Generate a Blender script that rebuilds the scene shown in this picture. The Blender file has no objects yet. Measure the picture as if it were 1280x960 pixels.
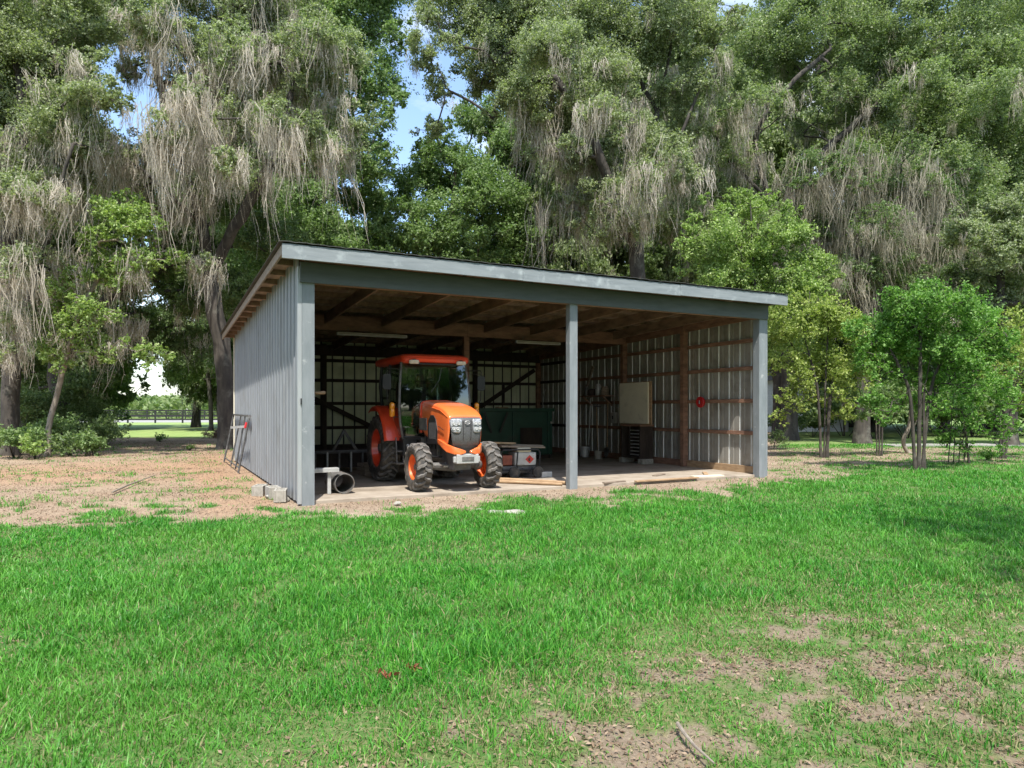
import bpy, bmesh, math, random
import numpy as np
from mathutils import Vector, Matrix, noise as mnoise

R = math.radians
rng = np.random.default_rng(7)
random.seed(7)
scene = bpy.context.scene
col = scene.collection

# ------------------------------------------------------------------ camera frame
F, CX, HY, EYE = 870.0, 640.0, 511.0, 1.55      # photo measured in pixels: focal, centre column, horizon row, eye height

def at(px, py, Y):
    return np.array([(px - CX) / F * Y, Y, EYE + (HY - py) / F * Y])

def gy(py):
    return F * EYE / (py - HY)

def G(px, py):
    Y = gy(py)
    return np.array([(px - CX) / F * Y, Y, 0.0])

# ------------------------------------------------------------------ object helpers
def tag(o, label=None, cat=None, group=None, kind=None):
    if label: o['label'] = label
    if cat: o['category'] = cat
    if group: o['group'] = group
    if kind: o['kind'] = kind
    return o

def empty(name, loc=(0, 0, 0), rz=0.0, label=None, cat=None, group=None):
    o = bpy.data.objects.new(name, None)
    col.objects.link(o)
    o.location = loc
    o.rotation_euler = (0, 0, rz)
    o.empty_display_size = 0.2
    return tag(o, label, cat, group)

def link(name, me, mat=None, parent=None, smooth=False):
    if mat is not None and len(me.materials) == 0:
        me.materials.append(mat)
    o = bpy.data.objects.new(name, me)
    col.objects.link(o)
    if parent is not None:
        o.parent = parent
    if smooth:
        me.polygons.foreach_set('use_smooth', np.ones(len(me.polygons), dtype=bool))
    return o

def np_mesh(name, V, Fq, mat, parent=None, smooth=False):
    """V (N,3); Fq (M,k) all faces with the same number of corners"""
    me = bpy.data.meshes.new(name)
    V = np.ascontiguousarray(V, dtype=np.float32)
    Fq = np.ascontiguousarray(Fq, dtype=np.int32)
    k = Fq.shape[1]
    me.vertices.add(len(V)); me.vertices.foreach_set('co', V.ravel())
    me.loops.add(Fq.size); me.loops.foreach_set('vertex_index', Fq.ravel())
    me.polygons.add(len(Fq))
    me.polygons.foreach_set('loop_start', np.arange(0, Fq.size, k, dtype=np.int32))
    me.update(calc_edges=True)
    return link(name, me, mat, parent, smooth)

class MB:
    """collects shapes, links them as one mesh"""
    def __init__(s):
        s.v = []; s.f = []; s.mi = []
    def add(s, vs, fs, mi=0):
        b = len(s.v)
        s.v += [tuple(map(float, v)) for v in vs]
        s.f += [tuple(b + i for i in f) for f in fs]
        s.mi += [mi] * len(fs)
        return s
    def box(s, lo, hi, mi=0, M=None):
        x0, y0, z0 = lo; x1, y1, z1 = hi
        vs = [(x0,y0,z0),(x1,y0,z0),(x1,y1,z0),(x0,y1,z0),(x0,y0,z1),(x1,y0,z1),(x1,y1,z1),(x0,y1,z1)]
        if M is not None: vs = [tuple(M @ Vector(v)) for v in vs]
        return s.add(vs, [(0,3,2,1),(4,5,6,7),(0,1,5,4),(1,2,6,5),(2,3,7,6),(3,0,4,7)], mi)
    def cbox(s, c, size, rot=(0,0,0), mi=0):
        from mathutils import Euler
        M = Matrix.Translation(c) @ Euler(rot).to_matrix().to_4x4()
        h = [a / 2 for a in size]
        return s.box((-h[0],-h[1],-h[2]), (h[0],h[1],h[2]), mi, M)
    def beam(s, a, b, w, h, up=(0,0,1), mi=0):
        a = Vector(a); b = Vector(b); d = (b - a); L = d.length; d.normalize()
        up = Vector(up)
        x = d.cross(up)
        if x.length < 1e-4: x = d.cross(Vector((0,1,0)))
        x.normalize(); z = x.cross(d)
        M = Matrix((( x.x, d.x, z.x, a.x),(x.y, d.y, z.y, a.y),(x.z, d.z, z.z, a.z),(0,0,0,1)))
        return s.box((-w/2, 0, -h/2), (w/2, L, h/2), mi, M)
    def tube(s, pts, rad, n=10, mi=0, cap=True):
        pts = [Vector(p) for p in pts]
        if not hasattr(rad, '__len__'): rad = [rad] * len(pts)
        rings = []; prev = None
        for i, p in enumerate(pts):
            d = (pts[min(i+1, len(pts)-1)] - pts[max(i-1, 0)]).normalized()
            if prev is None:
                x = d.orthogonal().normalized()
            else:
                x = (prev - d * prev.dot(d))
                x = x.normalized() if x.length > 1e-6 else d.orthogonal().normalized()
            prev = x; y = d.cross(x)
            rings.append([p + (x * math.cos(2*math.pi*k/n) + y * math.sin(2*math.pi*k/n)) * rad[i] for k in range(n)])
        vs = [v for r in rings for v in r]
        fs = []
        for i in range(len(rings)-1):
            for k in range(n):
                a = i*n + k; b = i*n + (k+1) % n
                fs.append((a, b, b+n, a+n))
        if cap:
            fs.append(tuple(range(n))[::-1]); fs.append(tuple((len(rings)-1)*n + k for k in range(n)))
        return s.add(vs, fs, mi)
    def lathe(s, prof, axis='x', c=(0,0,0), n=40, mi=0, close=False):
        """prof: list of (radius, along axis)"""
        vs = []
        for (r, a) in prof:
            for k in range(n):
                t = 2*math.pi*k/n; p, q = r*math.cos(t), r*math.sin(t)
                if axis == 'x': v = (a, p, q)
                elif axis == 'y': v = (p, a, q)
                else: v = (p, q, a)
                vs.append((v[0]+c[0], v[1]+c[1], v[2]+c[2]))
        fs = []
        m = len(prof)
        for i in range(m if close else m-1):
            for k in range(n):
                j = (i+1) % m
                fs.append((i*n+k, i*n+(k+1)%n, j*n+(k+1)%n, j*n+k))
        return s.add(vs, fs, mi)
    def loft(s, secs, mi=0, cap=True, closed=True):
        n = len(secs[0]); vs = [p for sec in secs for p in sec]; fs = []
        for i in range(len(secs)-1):
            for k in range(n if closed else n-1):
                a = i*n+k; b = i*n+(k+1)%n
                fs.append((a, b, b+n, a+n))
        if cap and closed:
            fs.append(tuple(range(n))[::-1]); fs.append(tuple((len(secs)-1)*n+k for k in range(n)))
        return s.add(vs, fs, mi)
    def build(s, name, mat, parent=None, smooth=False, bevel=0.0, seg=2, angle=40):
        me = bpy.data.meshes.new(name)
        me.from_pydata(s.v, [], s.f)
        for m in (mat if isinstance(mat, (list, tuple)) else [mat]):
            me.materials.append(m)
        if max(s.mi, default=0) > 0:
            me.polygons.foreach_set('material_index', s.mi)
        bm = bmesh.new(); bm.from_mesh(me)
        bmesh.ops.recalc_face_normals(bm, faces=bm.faces)
        bm.to_mesh(me); bm.free()
        me.update()
        o = link(name, me, None, parent)
        if smooth:
            me.polygons.foreach_set('use_smooth', [True]*len(me.polygons))
            me.set_sharp_from_angle(angle=R(angle))
        if bevel > 0:
            b = o.modifiers.new('bevel', 'BEVEL'); b.width = bevel; b.segments = seg; b.limit_method = 'ANGLE'; b.angle_limit = R(35)
            if smooth is False and seg > 1:
                b.harden_normals = False
        return o

# ------------------------------------------------------------------ materials
def newmat(name):
    m = bpy.data.materials.new(name); m.use_nodes = True
    nt = m.node_tree
    for n in list(nt.nodes): nt.nodes.remove(n)
    out = nt.nodes.new('ShaderNodeOutputMaterial')
    return m, nt, out

def N(nt, t, **kw):
    n = nt.nodes.new(t)
    for k, v in kw.items():
        if k.startswith('i_'): n.inputs[k[2:].replace('_', ' ')].default_value = v
        else: setattr(n, k, v)
    return n

def L(nt, a, b): nt.links.new(a, b)

def rgba(c): return (c[0], c[1], c[2], 1.0)

def mix(nt, fac, a, b, mode='MIX'):
    n = nt.nodes.new('ShaderNodeMix'); n.data_type = 'RGBA'; n.blend_type = mode
    for sock, v in ((n.inputs[0], fac), (n.inputs[6], a), (n.inputs[7], b)):
        if isinstance(v, bpy.types.NodeSocket): nt.links.new(v, sock)
        elif isinstance(v, (int, float)): sock.default_value = v
        else: sock.default_value = rgba(v)
    return n.outputs[2]

def noise_fac(nt, scale, stretch=(1,1,1), detail=5, rough=0.6, lo=0.35, hi=0.65, coord='Object', offs=(0,0,0)):
    tc = nt.nodes.new('ShaderNodeTexCoord')
    mp = nt.nodes.new('ShaderNodeMapping'); mp.inputs['Scale'].default_value = stretch; mp.inputs['Location'].default_value = offs
    L(nt, tc.outputs[coord], mp.inputs[0])
    n = nt.nodes.new('ShaderNodeTexNoise'); n.inputs['Scale'].default_value = scale
    n.inputs['Detail'].default_value = detail; n.inputs['Roughness'].default_value = rough
    L(nt, mp.outputs[0], n.inputs['Vector'])
    r = nt.nodes.new('ShaderNodeMapRange'); r.inputs['From Min'].default_value = lo; r.inputs['From Max'].default_value = hi
    L(nt, n.outputs[0], r.inputs[0])
    return r.outputs[0], n.outputs[0]

def pmat(name, c1, c2=None, scale=6, stretch=(1,1,1), rough=0.6, metal=0.0, bump=0.0, dirt=None, dirt_scale=3, dirt_lo=.55, dirt_hi=.7, spec=0.5, coat=0.0):
    m, nt, out = newmat(name)
    b = nt.nodes.new('ShaderNodeBsdfPrincipled')
    L(nt, b.outputs[0], out.inputs[0])
    b.inputs['Roughness'].default_value = rough; b.inputs['Metallic'].default_value = metal
    b.inputs['Specular IOR Level'].default_value = spec; b.inputs['Coat Weight'].default_value = coat
    c2 = c2 or tuple(x*0.75 for x in c1)
    f, raw = noise_fac(nt, scale, stretch)
    c = mix(nt, f, c1, c2)
    if dirt:
        f2, _ = noise_fac(nt, dirt_scale, (1,1,1), lo=dirt_lo, hi=dirt_hi, detail=8, offs=(3,1,7))
        c = mix(nt, f2, c, dirt)
    L(nt, c, b.inputs['Base Color'])
    if bump > 0:
        bp = nt.nodes.new('ShaderNodeBump'); bp.inputs['Strength'].default_value = 0.6; bp.inputs['Distance'].default_value = bump
        L(nt, raw, bp.inputs['Height']); L(nt, bp.outputs[0], b.inputs['Normal'])
    rr = nt.nodes.new('ShaderNodeMapRange'); rr.inputs['To Min'].default_value = max(rough-.1, .03); rr.inputs['To Max'].default_value = min(rough+.1, 1)
    L(nt, raw, rr.inputs[0]); L(nt, rr.outputs[0], b.inputs['Roughness'])
    return m

def leafmat(name, ca, cb, cc, trans=0.35, rough=0.5, clump=0.5, tmul=(1.0, 1.2, .5), alt=None):
    m, nt, out = newmat(name)
    g = nt.nodes.new('ShaderNodeNewGeometry')
    ramp = nt.nodes.new('ShaderNodeValToRGB')
    e = ramp.color_ramp.elements
    e[0].color = rgba(ca); e[1].color = rgba(cc); e[0].position = 0.05; e[1].position = 0.97
    k = e.new(0.55); k.color = rgba(cb)
    L(nt, g.outputs['Random Per Island'], ramp.inputs[0])
    f, _ = noise_fac(nt, clump, (1,1,1), detail=3, lo=.35, hi=.7)
    c = mix(nt, f, ramp.outputs[0], tuple(x*.50 for x in cb))
    c = mix(nt, .5, ramp.outputs[0], c)
    if alt:
        fa, _ = noise_fac(nt, .45, (1,1,1), detail=6, lo=.46, hi=.66, offs=(4,9,0))
        c = mix(nt, fa, c, mix(nt, .55, c, alt))
    b = nt.nodes.new('ShaderNodeBsdfPrincipled'); b.inputs['Roughness'].default_value = rough
    b.inputs['Specular IOR Level'].default_value = 0.35
    L(nt, c, b.inputs['Base Color'])
    t = nt.nodes.new('ShaderNodeBsdfTranslucent')
    c2 = mix(nt, 1.0, c, tmul, 'MULTIPLY')
    L(nt, c2, t.inputs[0])
    ms = nt.nodes.new('ShaderNodeMixShader'); ms.inputs[0].default_value = trans
    L(nt, b.outputs[0], ms.inputs[1]); L(nt, t.outputs[0], ms.inputs[2]); L(nt, ms.outputs[0], out.inputs[0])
    return m

M = {}
WOODRED = (.17, .065, .035)
M['paint'] = pmat('blue_grey_paint', (.215, .238, .25), (.165, .188, .20), 9, (1,1,.25), .62, dirt=(.36,.38,.38), dirt_scale=5, dirt_lo=.62, dirt_hi=.72, bump=.002)
M['paintboard'] = pmat('faded_fascia_paint', (.235, .262, .275), (.175, .20, .213), 7, (.22,2,2), .65, dirt=(.34,.38,.39), dirt_scale=4, dirt_lo=.56, dirt_hi=.74, bump=.002)
M['paintdark'] = pmat('dark_grey_paint', (.078, .088, .082), (.058, .068, .063), 6, (.3,1,2), .6)
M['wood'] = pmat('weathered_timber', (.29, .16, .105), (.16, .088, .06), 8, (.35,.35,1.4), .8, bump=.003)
M['woodroof'] = pmat('roof_timber', (.26, .17, .115), (.14, .09, .062), 8, (1,.3,1), .8, bump=.003)
M['woodlight'] = pmat('pale_timber', (.42, .29, .17), (.28, .18, .10), 10, (.5,.5,2), .75, bump=.002)
M['woodgrey'] = pmat('grey_board', (.27, .22, .17), (.16, .12, .09), 9, (.4,2,2), .8, bump=.003)
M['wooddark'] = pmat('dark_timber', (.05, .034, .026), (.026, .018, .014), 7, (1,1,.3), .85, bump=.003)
M['plaster'] = pmat('pale_board', (.66, .62, .48), (.60, .56, .44), 3, (1,1,1), .7, dirt=(.48,.45,.35), dirt_scale=3)
M['galv'] = pmat('galvanised_siding', (.27, .285, .30), (.22, .235, .25), 4, (1,1,.15), .5, metal=.25, dirt=(.19,.195,.195), dirt_scale=1.3, dirt_lo=.5, dirt_hi=.75, bump=.0015)
M['galvin'] = pmat('siding_inner_face', (.40, .385, .345), (.30, .29, .26), 3, (1,1,.2), .5, metal=.3, dirt=(.21,.19,.16), dirt_scale=1.6, dirt_lo=.48, dirt_hi=.72)
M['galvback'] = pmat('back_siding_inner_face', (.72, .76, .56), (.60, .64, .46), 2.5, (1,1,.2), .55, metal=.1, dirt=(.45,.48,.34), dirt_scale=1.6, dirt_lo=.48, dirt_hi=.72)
M['rib'] = pmat('siding_rib_painted_light', (.72, .73, .70), (.5, .51, .49), 6, (1,1,.3), .4, metal=.1)  # bright colour stands in for light caught in the rib grooves
M['ribdark'] = pmat('siding_rib_painted_shade', (.06, .062, .055), (.04, .042, .036), 6, (1,1,.3), .6)  # shade in the back wall ribs is painted in as near-black colour
M['trim'] = pmat('pale_corner_trim', (.42, .44, .45), (.34,.36,.37), 4, (1,1,.2), .4, metal=.3)
M['deck'] = pmat('roof_deck', (.36, .26, .19), (.20, .14, .10), 5, (2,.4,1), .85)
M['rooftop'] = pmat('roof_metal_edge', (.075, .075, .07), (.04, .04, .038), 4, (1,1,1), .7)
M['concrete'] = pmat('dusty_concrete', (.36, .31, .25), (.27, .225, .175), 2.2, (1,1,1), .9, dirt=(.17,.135,.10), dirt_scale=1.1, dirt_lo=.5, dirt_hi=.72, bump=.004)
M['block'] = pmat('concrete_block', (.36, .34, .30), (.25, .24, .205), 14, (1,1,1), .95, bump=.006)
M['orange'] = pmat('tractor_orange', (.82, .175, .045), (.72, .14, .03), 3, (1,1,1), .32, coat=.4, dirt=(.62,.20,.09), dirt_scale=5, dirt_lo=.6, dirt_hi=.9)
M['red'] = pmat('tractor_red', (.80, .075, .022), (.68, .055, .018), 3, (1,1,1), .35, coat=.3)
M['rimorange'] = pmat('wheel_orange', (.85, .17, .03), (.7, .11, .02), 5, (1,1,1), .45, dirt=(.55,.28,.15), dirt_scale=9, dirt_lo=.55, dirt_hi=.8)
M['rubber'] = pmat('tyre_rubber', (.045, .043, .040), (.03, .029, .028), 8, (1,1,1), .85, dirt=(.17,.14,.11), dirt_scale=7, dirt_lo=.44, dirt_hi=.75)
M['lug'] = pmat('tyre_lug_dusty', (.15, .142, .132), (.08, .076, .071), 12, (1,1,1), .8, dirt=(.20,.175,.15), dirt_scale=16, dirt_lo=.5, dirt_hi=.8)
M['black'] = pmat('black_plastic', (.022, .022, .024), (.015, .015, .016), 5, (1,1,1), .5)
M['grille'] = pmat('grille_mesh', (.11, .11, .112), (.06, .06, .062), 60, (1,1,1), .45, bump=.002)
M['cast'] = pmat('grey_cast_iron', (.16, .155, .15), (.10, .097, .094), 7, (1,1,1), .6, metal=.2, dirt=(.25,.21,.17), dirt_scale=9)
M['lightgrey'] = pmat('light_grey_metal', (.5, .5, .49), (.38, .38, .37), 7, (1,1,1), .45, metal=.3)
M['steel'] = pmat('galvanised_pipe', (.24, .24, .235), (.15, .145, .135), 9, (1,1,1), .45, metal=.5, dirt=(.18,.12,.08), dirt_scale=5)
M['gatesteel'] = pmat('dull_gate_steel', (.10, .10, .098), (.06, .058, .055), 9, (1,1,1), .6, metal=.2, dirt=(.16,.15,.135), dirt_scale=6)
M['lens'] = pmat('lamp_lens', (.50, .51, .53), (.20, .21, .23), 30, (1,1,1), .12, coat=.6)
M['lamp'] = pmat('work_lamp_face', (.8, .72, .62), (.65, .55, .45), 18, (1,1,1), .2)
M['amber'] = pmat('amber_lens', (.85, .33, .015), (.7, .22, .01), 14, (1,1,1), .2, coat=.5)
M['white'] = pmat('white_paint', (.50, .49, .46), (.38, .37, .345), 5, (1,1,1), .55)
M['tubewhite'] = pmat('lamp_tube_white', (.36, .33, .27), (.28, .26, .21), 5, (1,1,1), .5)
M['redsign'] = pmat('red_label', (.55, .045, .03), (.45, .03, .02), 9, (1,1,1), .5)
M['redhose'] = pmat('red_plastic', (.52, .025, .025), (.38, .016, .018), 9, (1,1,1), .35)
M['greenbin'] = pmat('dark_green_paint', (.018, .075, .05), (.012, .055, .038), 3, (1,1,1), .5, dirt=(.04,.06,.045), dirt_scale=2)
M['rust'] = pmat('rusty_red', (.30, .085, .045), (.18, .05, .03), 9, (1,1,1), .75)
M['fenceblack'] = pmat('black_fence_board', (.02, .02, .021), (.012, .012, .013), 6, (.3,1,1), .7)
M['bark'] = pmat('oak_bark', (.075, .064, .052), (.032, .027, .023), 5, (1,1,.25), .95, bump=.03, dirt=(.14,.135,.11), dirt_scale=2.2, dirt_lo=.55, dirt_hi=.75)
M['palebark'] = pmat('pale_bark', (.30, .26, .21), (.17, .145, .115), 8, (1,1,.4), .9, bump=.01)
M['sticks'] = pmat('dead_stick', (.28, .24, .19), (.18, .15, .12), 20, (1,1,1), .9)
M['housewhite'] = pmat('white_siding', (.66, .66, .65), (.58, .58, .575), 2, (1,1,6), .6)
M['shingle'] = pmat('grey_shingle', (.21, .21, .22), (.15, .15, .16), 10, (1,1,1), .9)
M['darkglass'] = pmat('dark_window', (.03, .035, .04), (.02, .025, .03), 4, (1,1,1), .1)
M['asphalt'] = pmat('pale_driveway', (.30, .29, .265), (.24, .235, .215), 1.5, (1,1,1), .9)

def glassmat():
    m, nt, out = newmat('tinted_cab_glass')
    t = N(nt, 'ShaderNodeBsdfTransparent'); t.inputs[0].default_value = (.36, .42, .37, 1)
    g = N(nt, 'ShaderNodeBsdfGlossy'); g.inputs[0].default_value = (.95, 1, .97, 1); g.inputs['Roughness'].default_value = .02
    fr = N(nt, 'ShaderNodeFresnel'); fr.inputs[0].default_value = 1.5
    mr = N(nt, 'ShaderNodeMapRange'); mr.inputs['To Min'].default_value = .07; mr.inputs['To Max'].default_value = 1.0
    L(nt, fr.outputs[0], mr.inputs[0])
    s = N(nt, 'ShaderNodeMixShader')
    L(nt, mr.outputs[0], s.inputs[0]); L(nt, t.outputs[0], s.inputs[1]); L(nt, g.outputs[0], s.inputs[2]); L(nt, s.outputs[0], out.inputs[0])
    return m
M['glass'] = glassmat()

M['leaf_oak'] = leafmat('oak_leaf', (.155,.215,.095), (.27,.345,.16), (.44,.49,.28), .42, clump=1.1)
M['leaf_grey'] = leafmat('mossy_oak_leaf', (.19,.235,.125), (.33,.385,.21), (.50,.53,.36), .42, clump=1.1)
M['leaf_dark'] = leafmat('dark_leaf', (.10,.165,.065), (.18,.255,.10), (.29,.36,.17), .42, clump=.9)
M['leaf_mid'] = leafmat('green_leaf', (.12,.20,.07), (.21,.31,.115), (.33,.43,.19), .40, clump=.9)
M['leaf_bright'] = leafmat('young_leaf', (.17,.27,.065), (.31,.43,.13), (.52,.61,.27), .42, clump=.8)
M['leaf_lime'] = leafmat('yellow_green_leaf', (.19,.27,.06), (.35,.44,.11), (.56,.60,.22), .42, clump=.8)
M['leaf_lush'] = leafmat('lush_leaf', (.08,.20,.03), (.17,.35,.07), (.36,.54,.17), .42, clump=.8)
M['leaf_far'] = leafmat('far_leaf', (.13,.20,.07), (.2,.27,.10), (.28,.35,.15), .3, clump=.3)
M['moss'] = leafmat('spanish_moss', (.42,.375,.295), (.60,.55,.455), (.76,.71,.61), .42, rough=.9, clump=.35, tmul=(1,.95,.85))
M['mossdark'] = leafmat('grey_spanish_moss', (.29,.265,.20), (.42,.385,.295), (.56,.52,.41), .40, rough=.9, clump=.35, tmul=(1,.97,.85))
M['grass'] = leafmat('grass_blade', (.027,.150,.015), (.058,.275,.024), (.17,.44,.055), .30, rough=.45, clump=.7, alt=(.14,.34,.05))
M['grassdry'] = leafmat('dry_grass_blade', (.15,.17,.06), (.28,.26,.12), (.42,.36,.22), .30, rough=.6, clump=.7)
M['litter'] = leafmat('fallen_leaf', (.10,.065,.04), (.21,.145,.095), (.36,.275,.19), .1, rough=.8, clump=.7, tmul=(1,.9,.8))
M['redleaf'] = leafmat('red_fallen_leaf', (.14,.035,.02), (.20,.055,.03), (.26,.09,.05), .1, rough=.7)

# ------------------------------------------------------------------ foliage
def unit(v): return v / np.maximum(np.linalg.norm(v, axis=-1, keepdims=True), 1e-9)

def leaves_mesh(name, C, size, mat, parent, aspect=.55, up=.5, r=None, droop=0.0):
    r = r or rng
    n = len(C)
    nrm = unit(r.normal(size=(n,3)) + np.array([0,-.15,up]))
    d = unit(np.cross(nrm, r.normal(size=(n,3)))); d[:,2] -= droop; d = unit(d)
    w = unit(np.cross(nrm, d))
    s = size * r.uniform(.65, 1.3, (n,1))
    V = np.empty((n,4,3), dtype=np.float32)
    V[:,0] = C - d*s*.5
    V[:,1] = C + w*s*aspect*.5 + nrm*s*.08
    V[:,2] = C + d*s*.5
    V[:,3] = C - w*s*aspect*.5 + nrm*s*.08
    return np_mesh(name, V.reshape(-1,3), np.arange(n*4).reshape(n,4), mat, parent)

def lobe_points(c, rad, n_sub, n_leaf, r, flat=.75, subr=None):
    """leaf points of a lobe: sub-clumps, twigs, leaves. returns (points, subclump centres)"""
    sub = unit(r.normal(size=(n_sub,3))) * (r.uniform(.25,1,(n_sub,1))**.6) * rad * np.array([1,1,flat]) * .85
    sub = c + sub
    sr = (subr or rad*.38) * r.uniform(.6, 1.25, n_sub)
    per = max(1, n_leaf // n_sub)
    out = []
    for i in range(n_sub):
        k = max(3, int(per * r.uniform(.6,1.4)))
        nt = max(2, k // 11)
        tw = unit(r.normal(size=(nt,3))) * (r.uniform(.1,1,(nt,1))**.5) * sr[i] * np.array([1,1,.72])
        tw *= r.uniform(.6, 1.35, (nt,1)) * np.exp(r.normal(size=3)*.22)
        td = unit(tw + r.normal(size=(nt,3))*sr[i]*.45 + np.array([0,0,(.25 if rad < 1.15 else -.05)*sr[i]]))
        idx = r.integers(0, nt, k)
        t = r.uniform(-.5,.7,(k,1))
        tl = min(.62, sr[i]*.8) if rad > 1.15 else min(.55, sr[i]*1.1)
        out.append(sub[i] + tw[idx] + td[idx]*t*tl + r.normal(size=(k,3))*tl*.11)
    return np.concatenate(out), sub

def moss_mesh(name, O, Ls, mat, parent, strands=16, spread=.24, width=.016, r=None, seg=5, fuzz=5):
    """beards of hanging tangled strands from the points O with lengths Ls"""
    r = r or rng
    nb = len(O)
    if nb == 0: return None
    n = nb * strands
    nt = 4                                            # tassels in one beard
    tas = r.normal(size=(nb, nt, 3))*np.array([1,1,.55])*spread*(.40+.30*np.minimum(Ls,2.5))[:,None,None]
    tln = r.uniform(.35, 1.0, (nb, nt))
    b = np.repeat(np.arange(nb), strands); ti = r.integers(0, nt, n)
    o = O[b] + tas[b, ti]; Lb = Ls[b]*tln[b, ti]
    off = r.normal(size=(n,3))*np.array([.055,.055,.07])*(1+.5*Lb[:,None])
    ln = Lb*r.uniform(.3,1.0,n)**.8 + .15
    face = r.uniform(0, np.pi, n)
    wd = np.stack([np.cos(face), np.sin(face), r.normal(size=n)*.25],1)
    w0 = width*r.uniform(.5,1.7,n)
    V = np.empty((n, seg+1, 2, 3), dtype=np.float32)
    sway = (r.normal(size=(nb,2))*.10)[b] + (r.normal(size=(nb,nt,2))*.10)[b,ti] + r.normal(size=(n,2))*.05
    wob = np.zeros((n,2))
    for k in range(seg+1):
        t = k/seg
        wob = wob + r.normal(size=(n,2))*.045*(ln[:,None]**.5)
        pull = (1 - .8*t)
        p = o.copy()
        p[:,0] += off[:,0]*pull + wob[:,0] + sway[:,0]*t*ln
        p[:,1] += off[:,1]*pull + wob[:,1] + sway[:,1]*t*ln
        p[:,2] += off[:,2] - t*ln
        wk = w0*(1.05 - t)**.5*r.uniform(.35,1.7,n) + .002
        V[:,k,0] = p - wd*wk[:,None]*.5
        V[:,k,1] = p + wd*wk[:,None]*.5
    base = (np.arange(n)*(seg+1)*2)[:,None]
    Fq = np.stack([base + np.array([[2*k, 2*k+1, 2*k+3, 2*k+2]]) for k in range(seg)],1).reshape(-1,4)
    # curly side threads that blur the outline of every strand
    m = n*fuzz; si = np.repeat(np.arange(n), fuzz); tt = r.uniform(0, .92, m)*seg; kk = tt.astype(int); ff = (tt-kk)[:,None]
    mid = (V[si,kk,0]*(1-ff) + V[si,kk+1,0]*ff)
    d = unit(r.normal(size=(m,3))*np.array([1,1,1.3])); q = unit(np.cross(d, r.normal(size=(m,3))))
    L_ = r.uniform(.03,.10,m)[:,None]; ww = r.uniform(.004,.011,m)[:,None]
    c0 = mid + r.normal(size=(m,3))*.018
    W = np.stack([c0-q*ww, c0+q*ww, c0+d*L_+q*ww*.4, c0+d*L_-q*ww*.4], 1).astype(np.float32)
    nv = n*(seg+1)*2
    return np_mesh(name, np.concatenate([V.reshape(-1,3), W.reshape(-1,3)]), np.concatenate([Fq, nv+np.arange(m*4).reshape(m,4)]), mat, parent)

def skeleton(trunks, r_base, targets, r, name, mat, parent, attach_from=.45, sides=8, rise=.3, minr=.012):
    nodes = []; par = []; att = []
    for ti, tr in enumerate(trunks):
        tr = [np.array(p, float) for p in tr]
        prev = -1
        if ti > 0:
            dd = np.linalg.norm(np.array(nodes) - tr[0], axis=1)
            if dd.min() < .45 and tr[0][2] > .5:
                prev = int(dd.argmin()); tr[0] = nodes[prev]
        # smooth resample
        pts = []
        for a in range(len(tr)-1):
            p0 = tr[max(a-1,0)]; p1 = tr[a]; p2 = tr[a+1]; p3 = tr[min(a+2,len(tr)-1)]
            for t in np.linspace(0,1,6,endpoint=False):
                pts.append(.5*((2*p1)+(-p0+p2)*t+(2*p0-5*p1+4*p2-p3)*t*t+(-p0+3*p1-3*p2+p3)*t**3))
        pts.append(tr[-1])
        for i,p in enumerate(pts):
            if i == 0 and prev >= 0: continue
            nodes.append(p + (r.normal(size=3)*.02*r_base*4 if 0<i else 0)); par.append(prev); prev = len(nodes)-1
            att.append(i/(len(pts)-1) >= (attach_from if tr[0][2] < .5 else 0))
    ntr = len(nodes)
    T = list(targets)
    tn = np.array(nodes)
    T.sort(key=lambda t: np.min(np.linalg.norm(tn - t, axis=1)))
    for t in T:
        P = np.array(nodes); A = np.array(att)
        d = np.linalg.norm(P - t, axis=1) + np.maximum(0, P[:,2]-t[2])*.6
        d[~A] += 1e6
        j = int(np.argmin(d)); p0 = P[j]; dist = np.linalg.norm(t-p0)
        if dist < .15: continue
        k = int(np.clip(dist/.7, 2, 9))
        out = t - p0; out[2] = 0
        ctrl = p0 + (t-p0)*.45 + np.array([0,0,rise*dist*.35]) + r.normal(size=3)*dist*.08
        prev = j
        for q in range(1, k+1):
            s = q/k
            p = (1-s)**2*p0 + 2*s*(1-s)*ctrl + s*s*t
            if q < k: p = p + r.normal(size=3)*dist*.022
            nodes.append(p); par.append(prev); att.append(True); prev = len(nodes)-1
    n = len(nodes)
    w = np.zeros(n); has = np.zeros(n, bool)
    for i in range(n-1,-1,-1):
        if not has[i]: w[i] += 1
        if par[i] >= 0: w[par[i]] += w[i]; has[par[i]] = True
    wt = max(1, max(w[i] for i in range(n) if par[i] < 0))
    rad = np.maximum(r_base * (w/wt)**.62, minr)
    for i in range(ntr):   # trunk keeps a smooth taper
        pass
    mb = MB(); used = set()
    kids = {}
    for i,p in enumerate(par): kids.setdefault(p, []).append(i)
    stack = [(k, -1) for k in kids.get(-1, [])]
    while stack:
        i, frm = stack.pop()
        chain = []; rr = []
        if frm >= 0:
            chain.append(nodes[frm]); rr.append(min(rad[frm], rad[i]*1.25))
        cur = i
        while True:
            chain.append(nodes[cur]); rr.append(rad[cur])
            ks = kids.get(cur, [])
            if not ks: break
            ks = sorted(ks, key=lambda q: -w[q])
            for q in ks[1:]: stack.append((q, cur))
            cur = ks[0]
        if frm < 0:
            rr[0] *= 1.5
            if len(rr) > 1: rr[1] *= 1.18
        rr[-1] = rr[-1]*.4
        if len(chain) > 1:
            mb.tube([tuple(c) for c in chain], rr, sides if max(rr) > .06 else 5, cap=False)
    o = mb.build(name, mat, parent, smooth=True, angle=180)
    return np.array(nodes), rad

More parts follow.
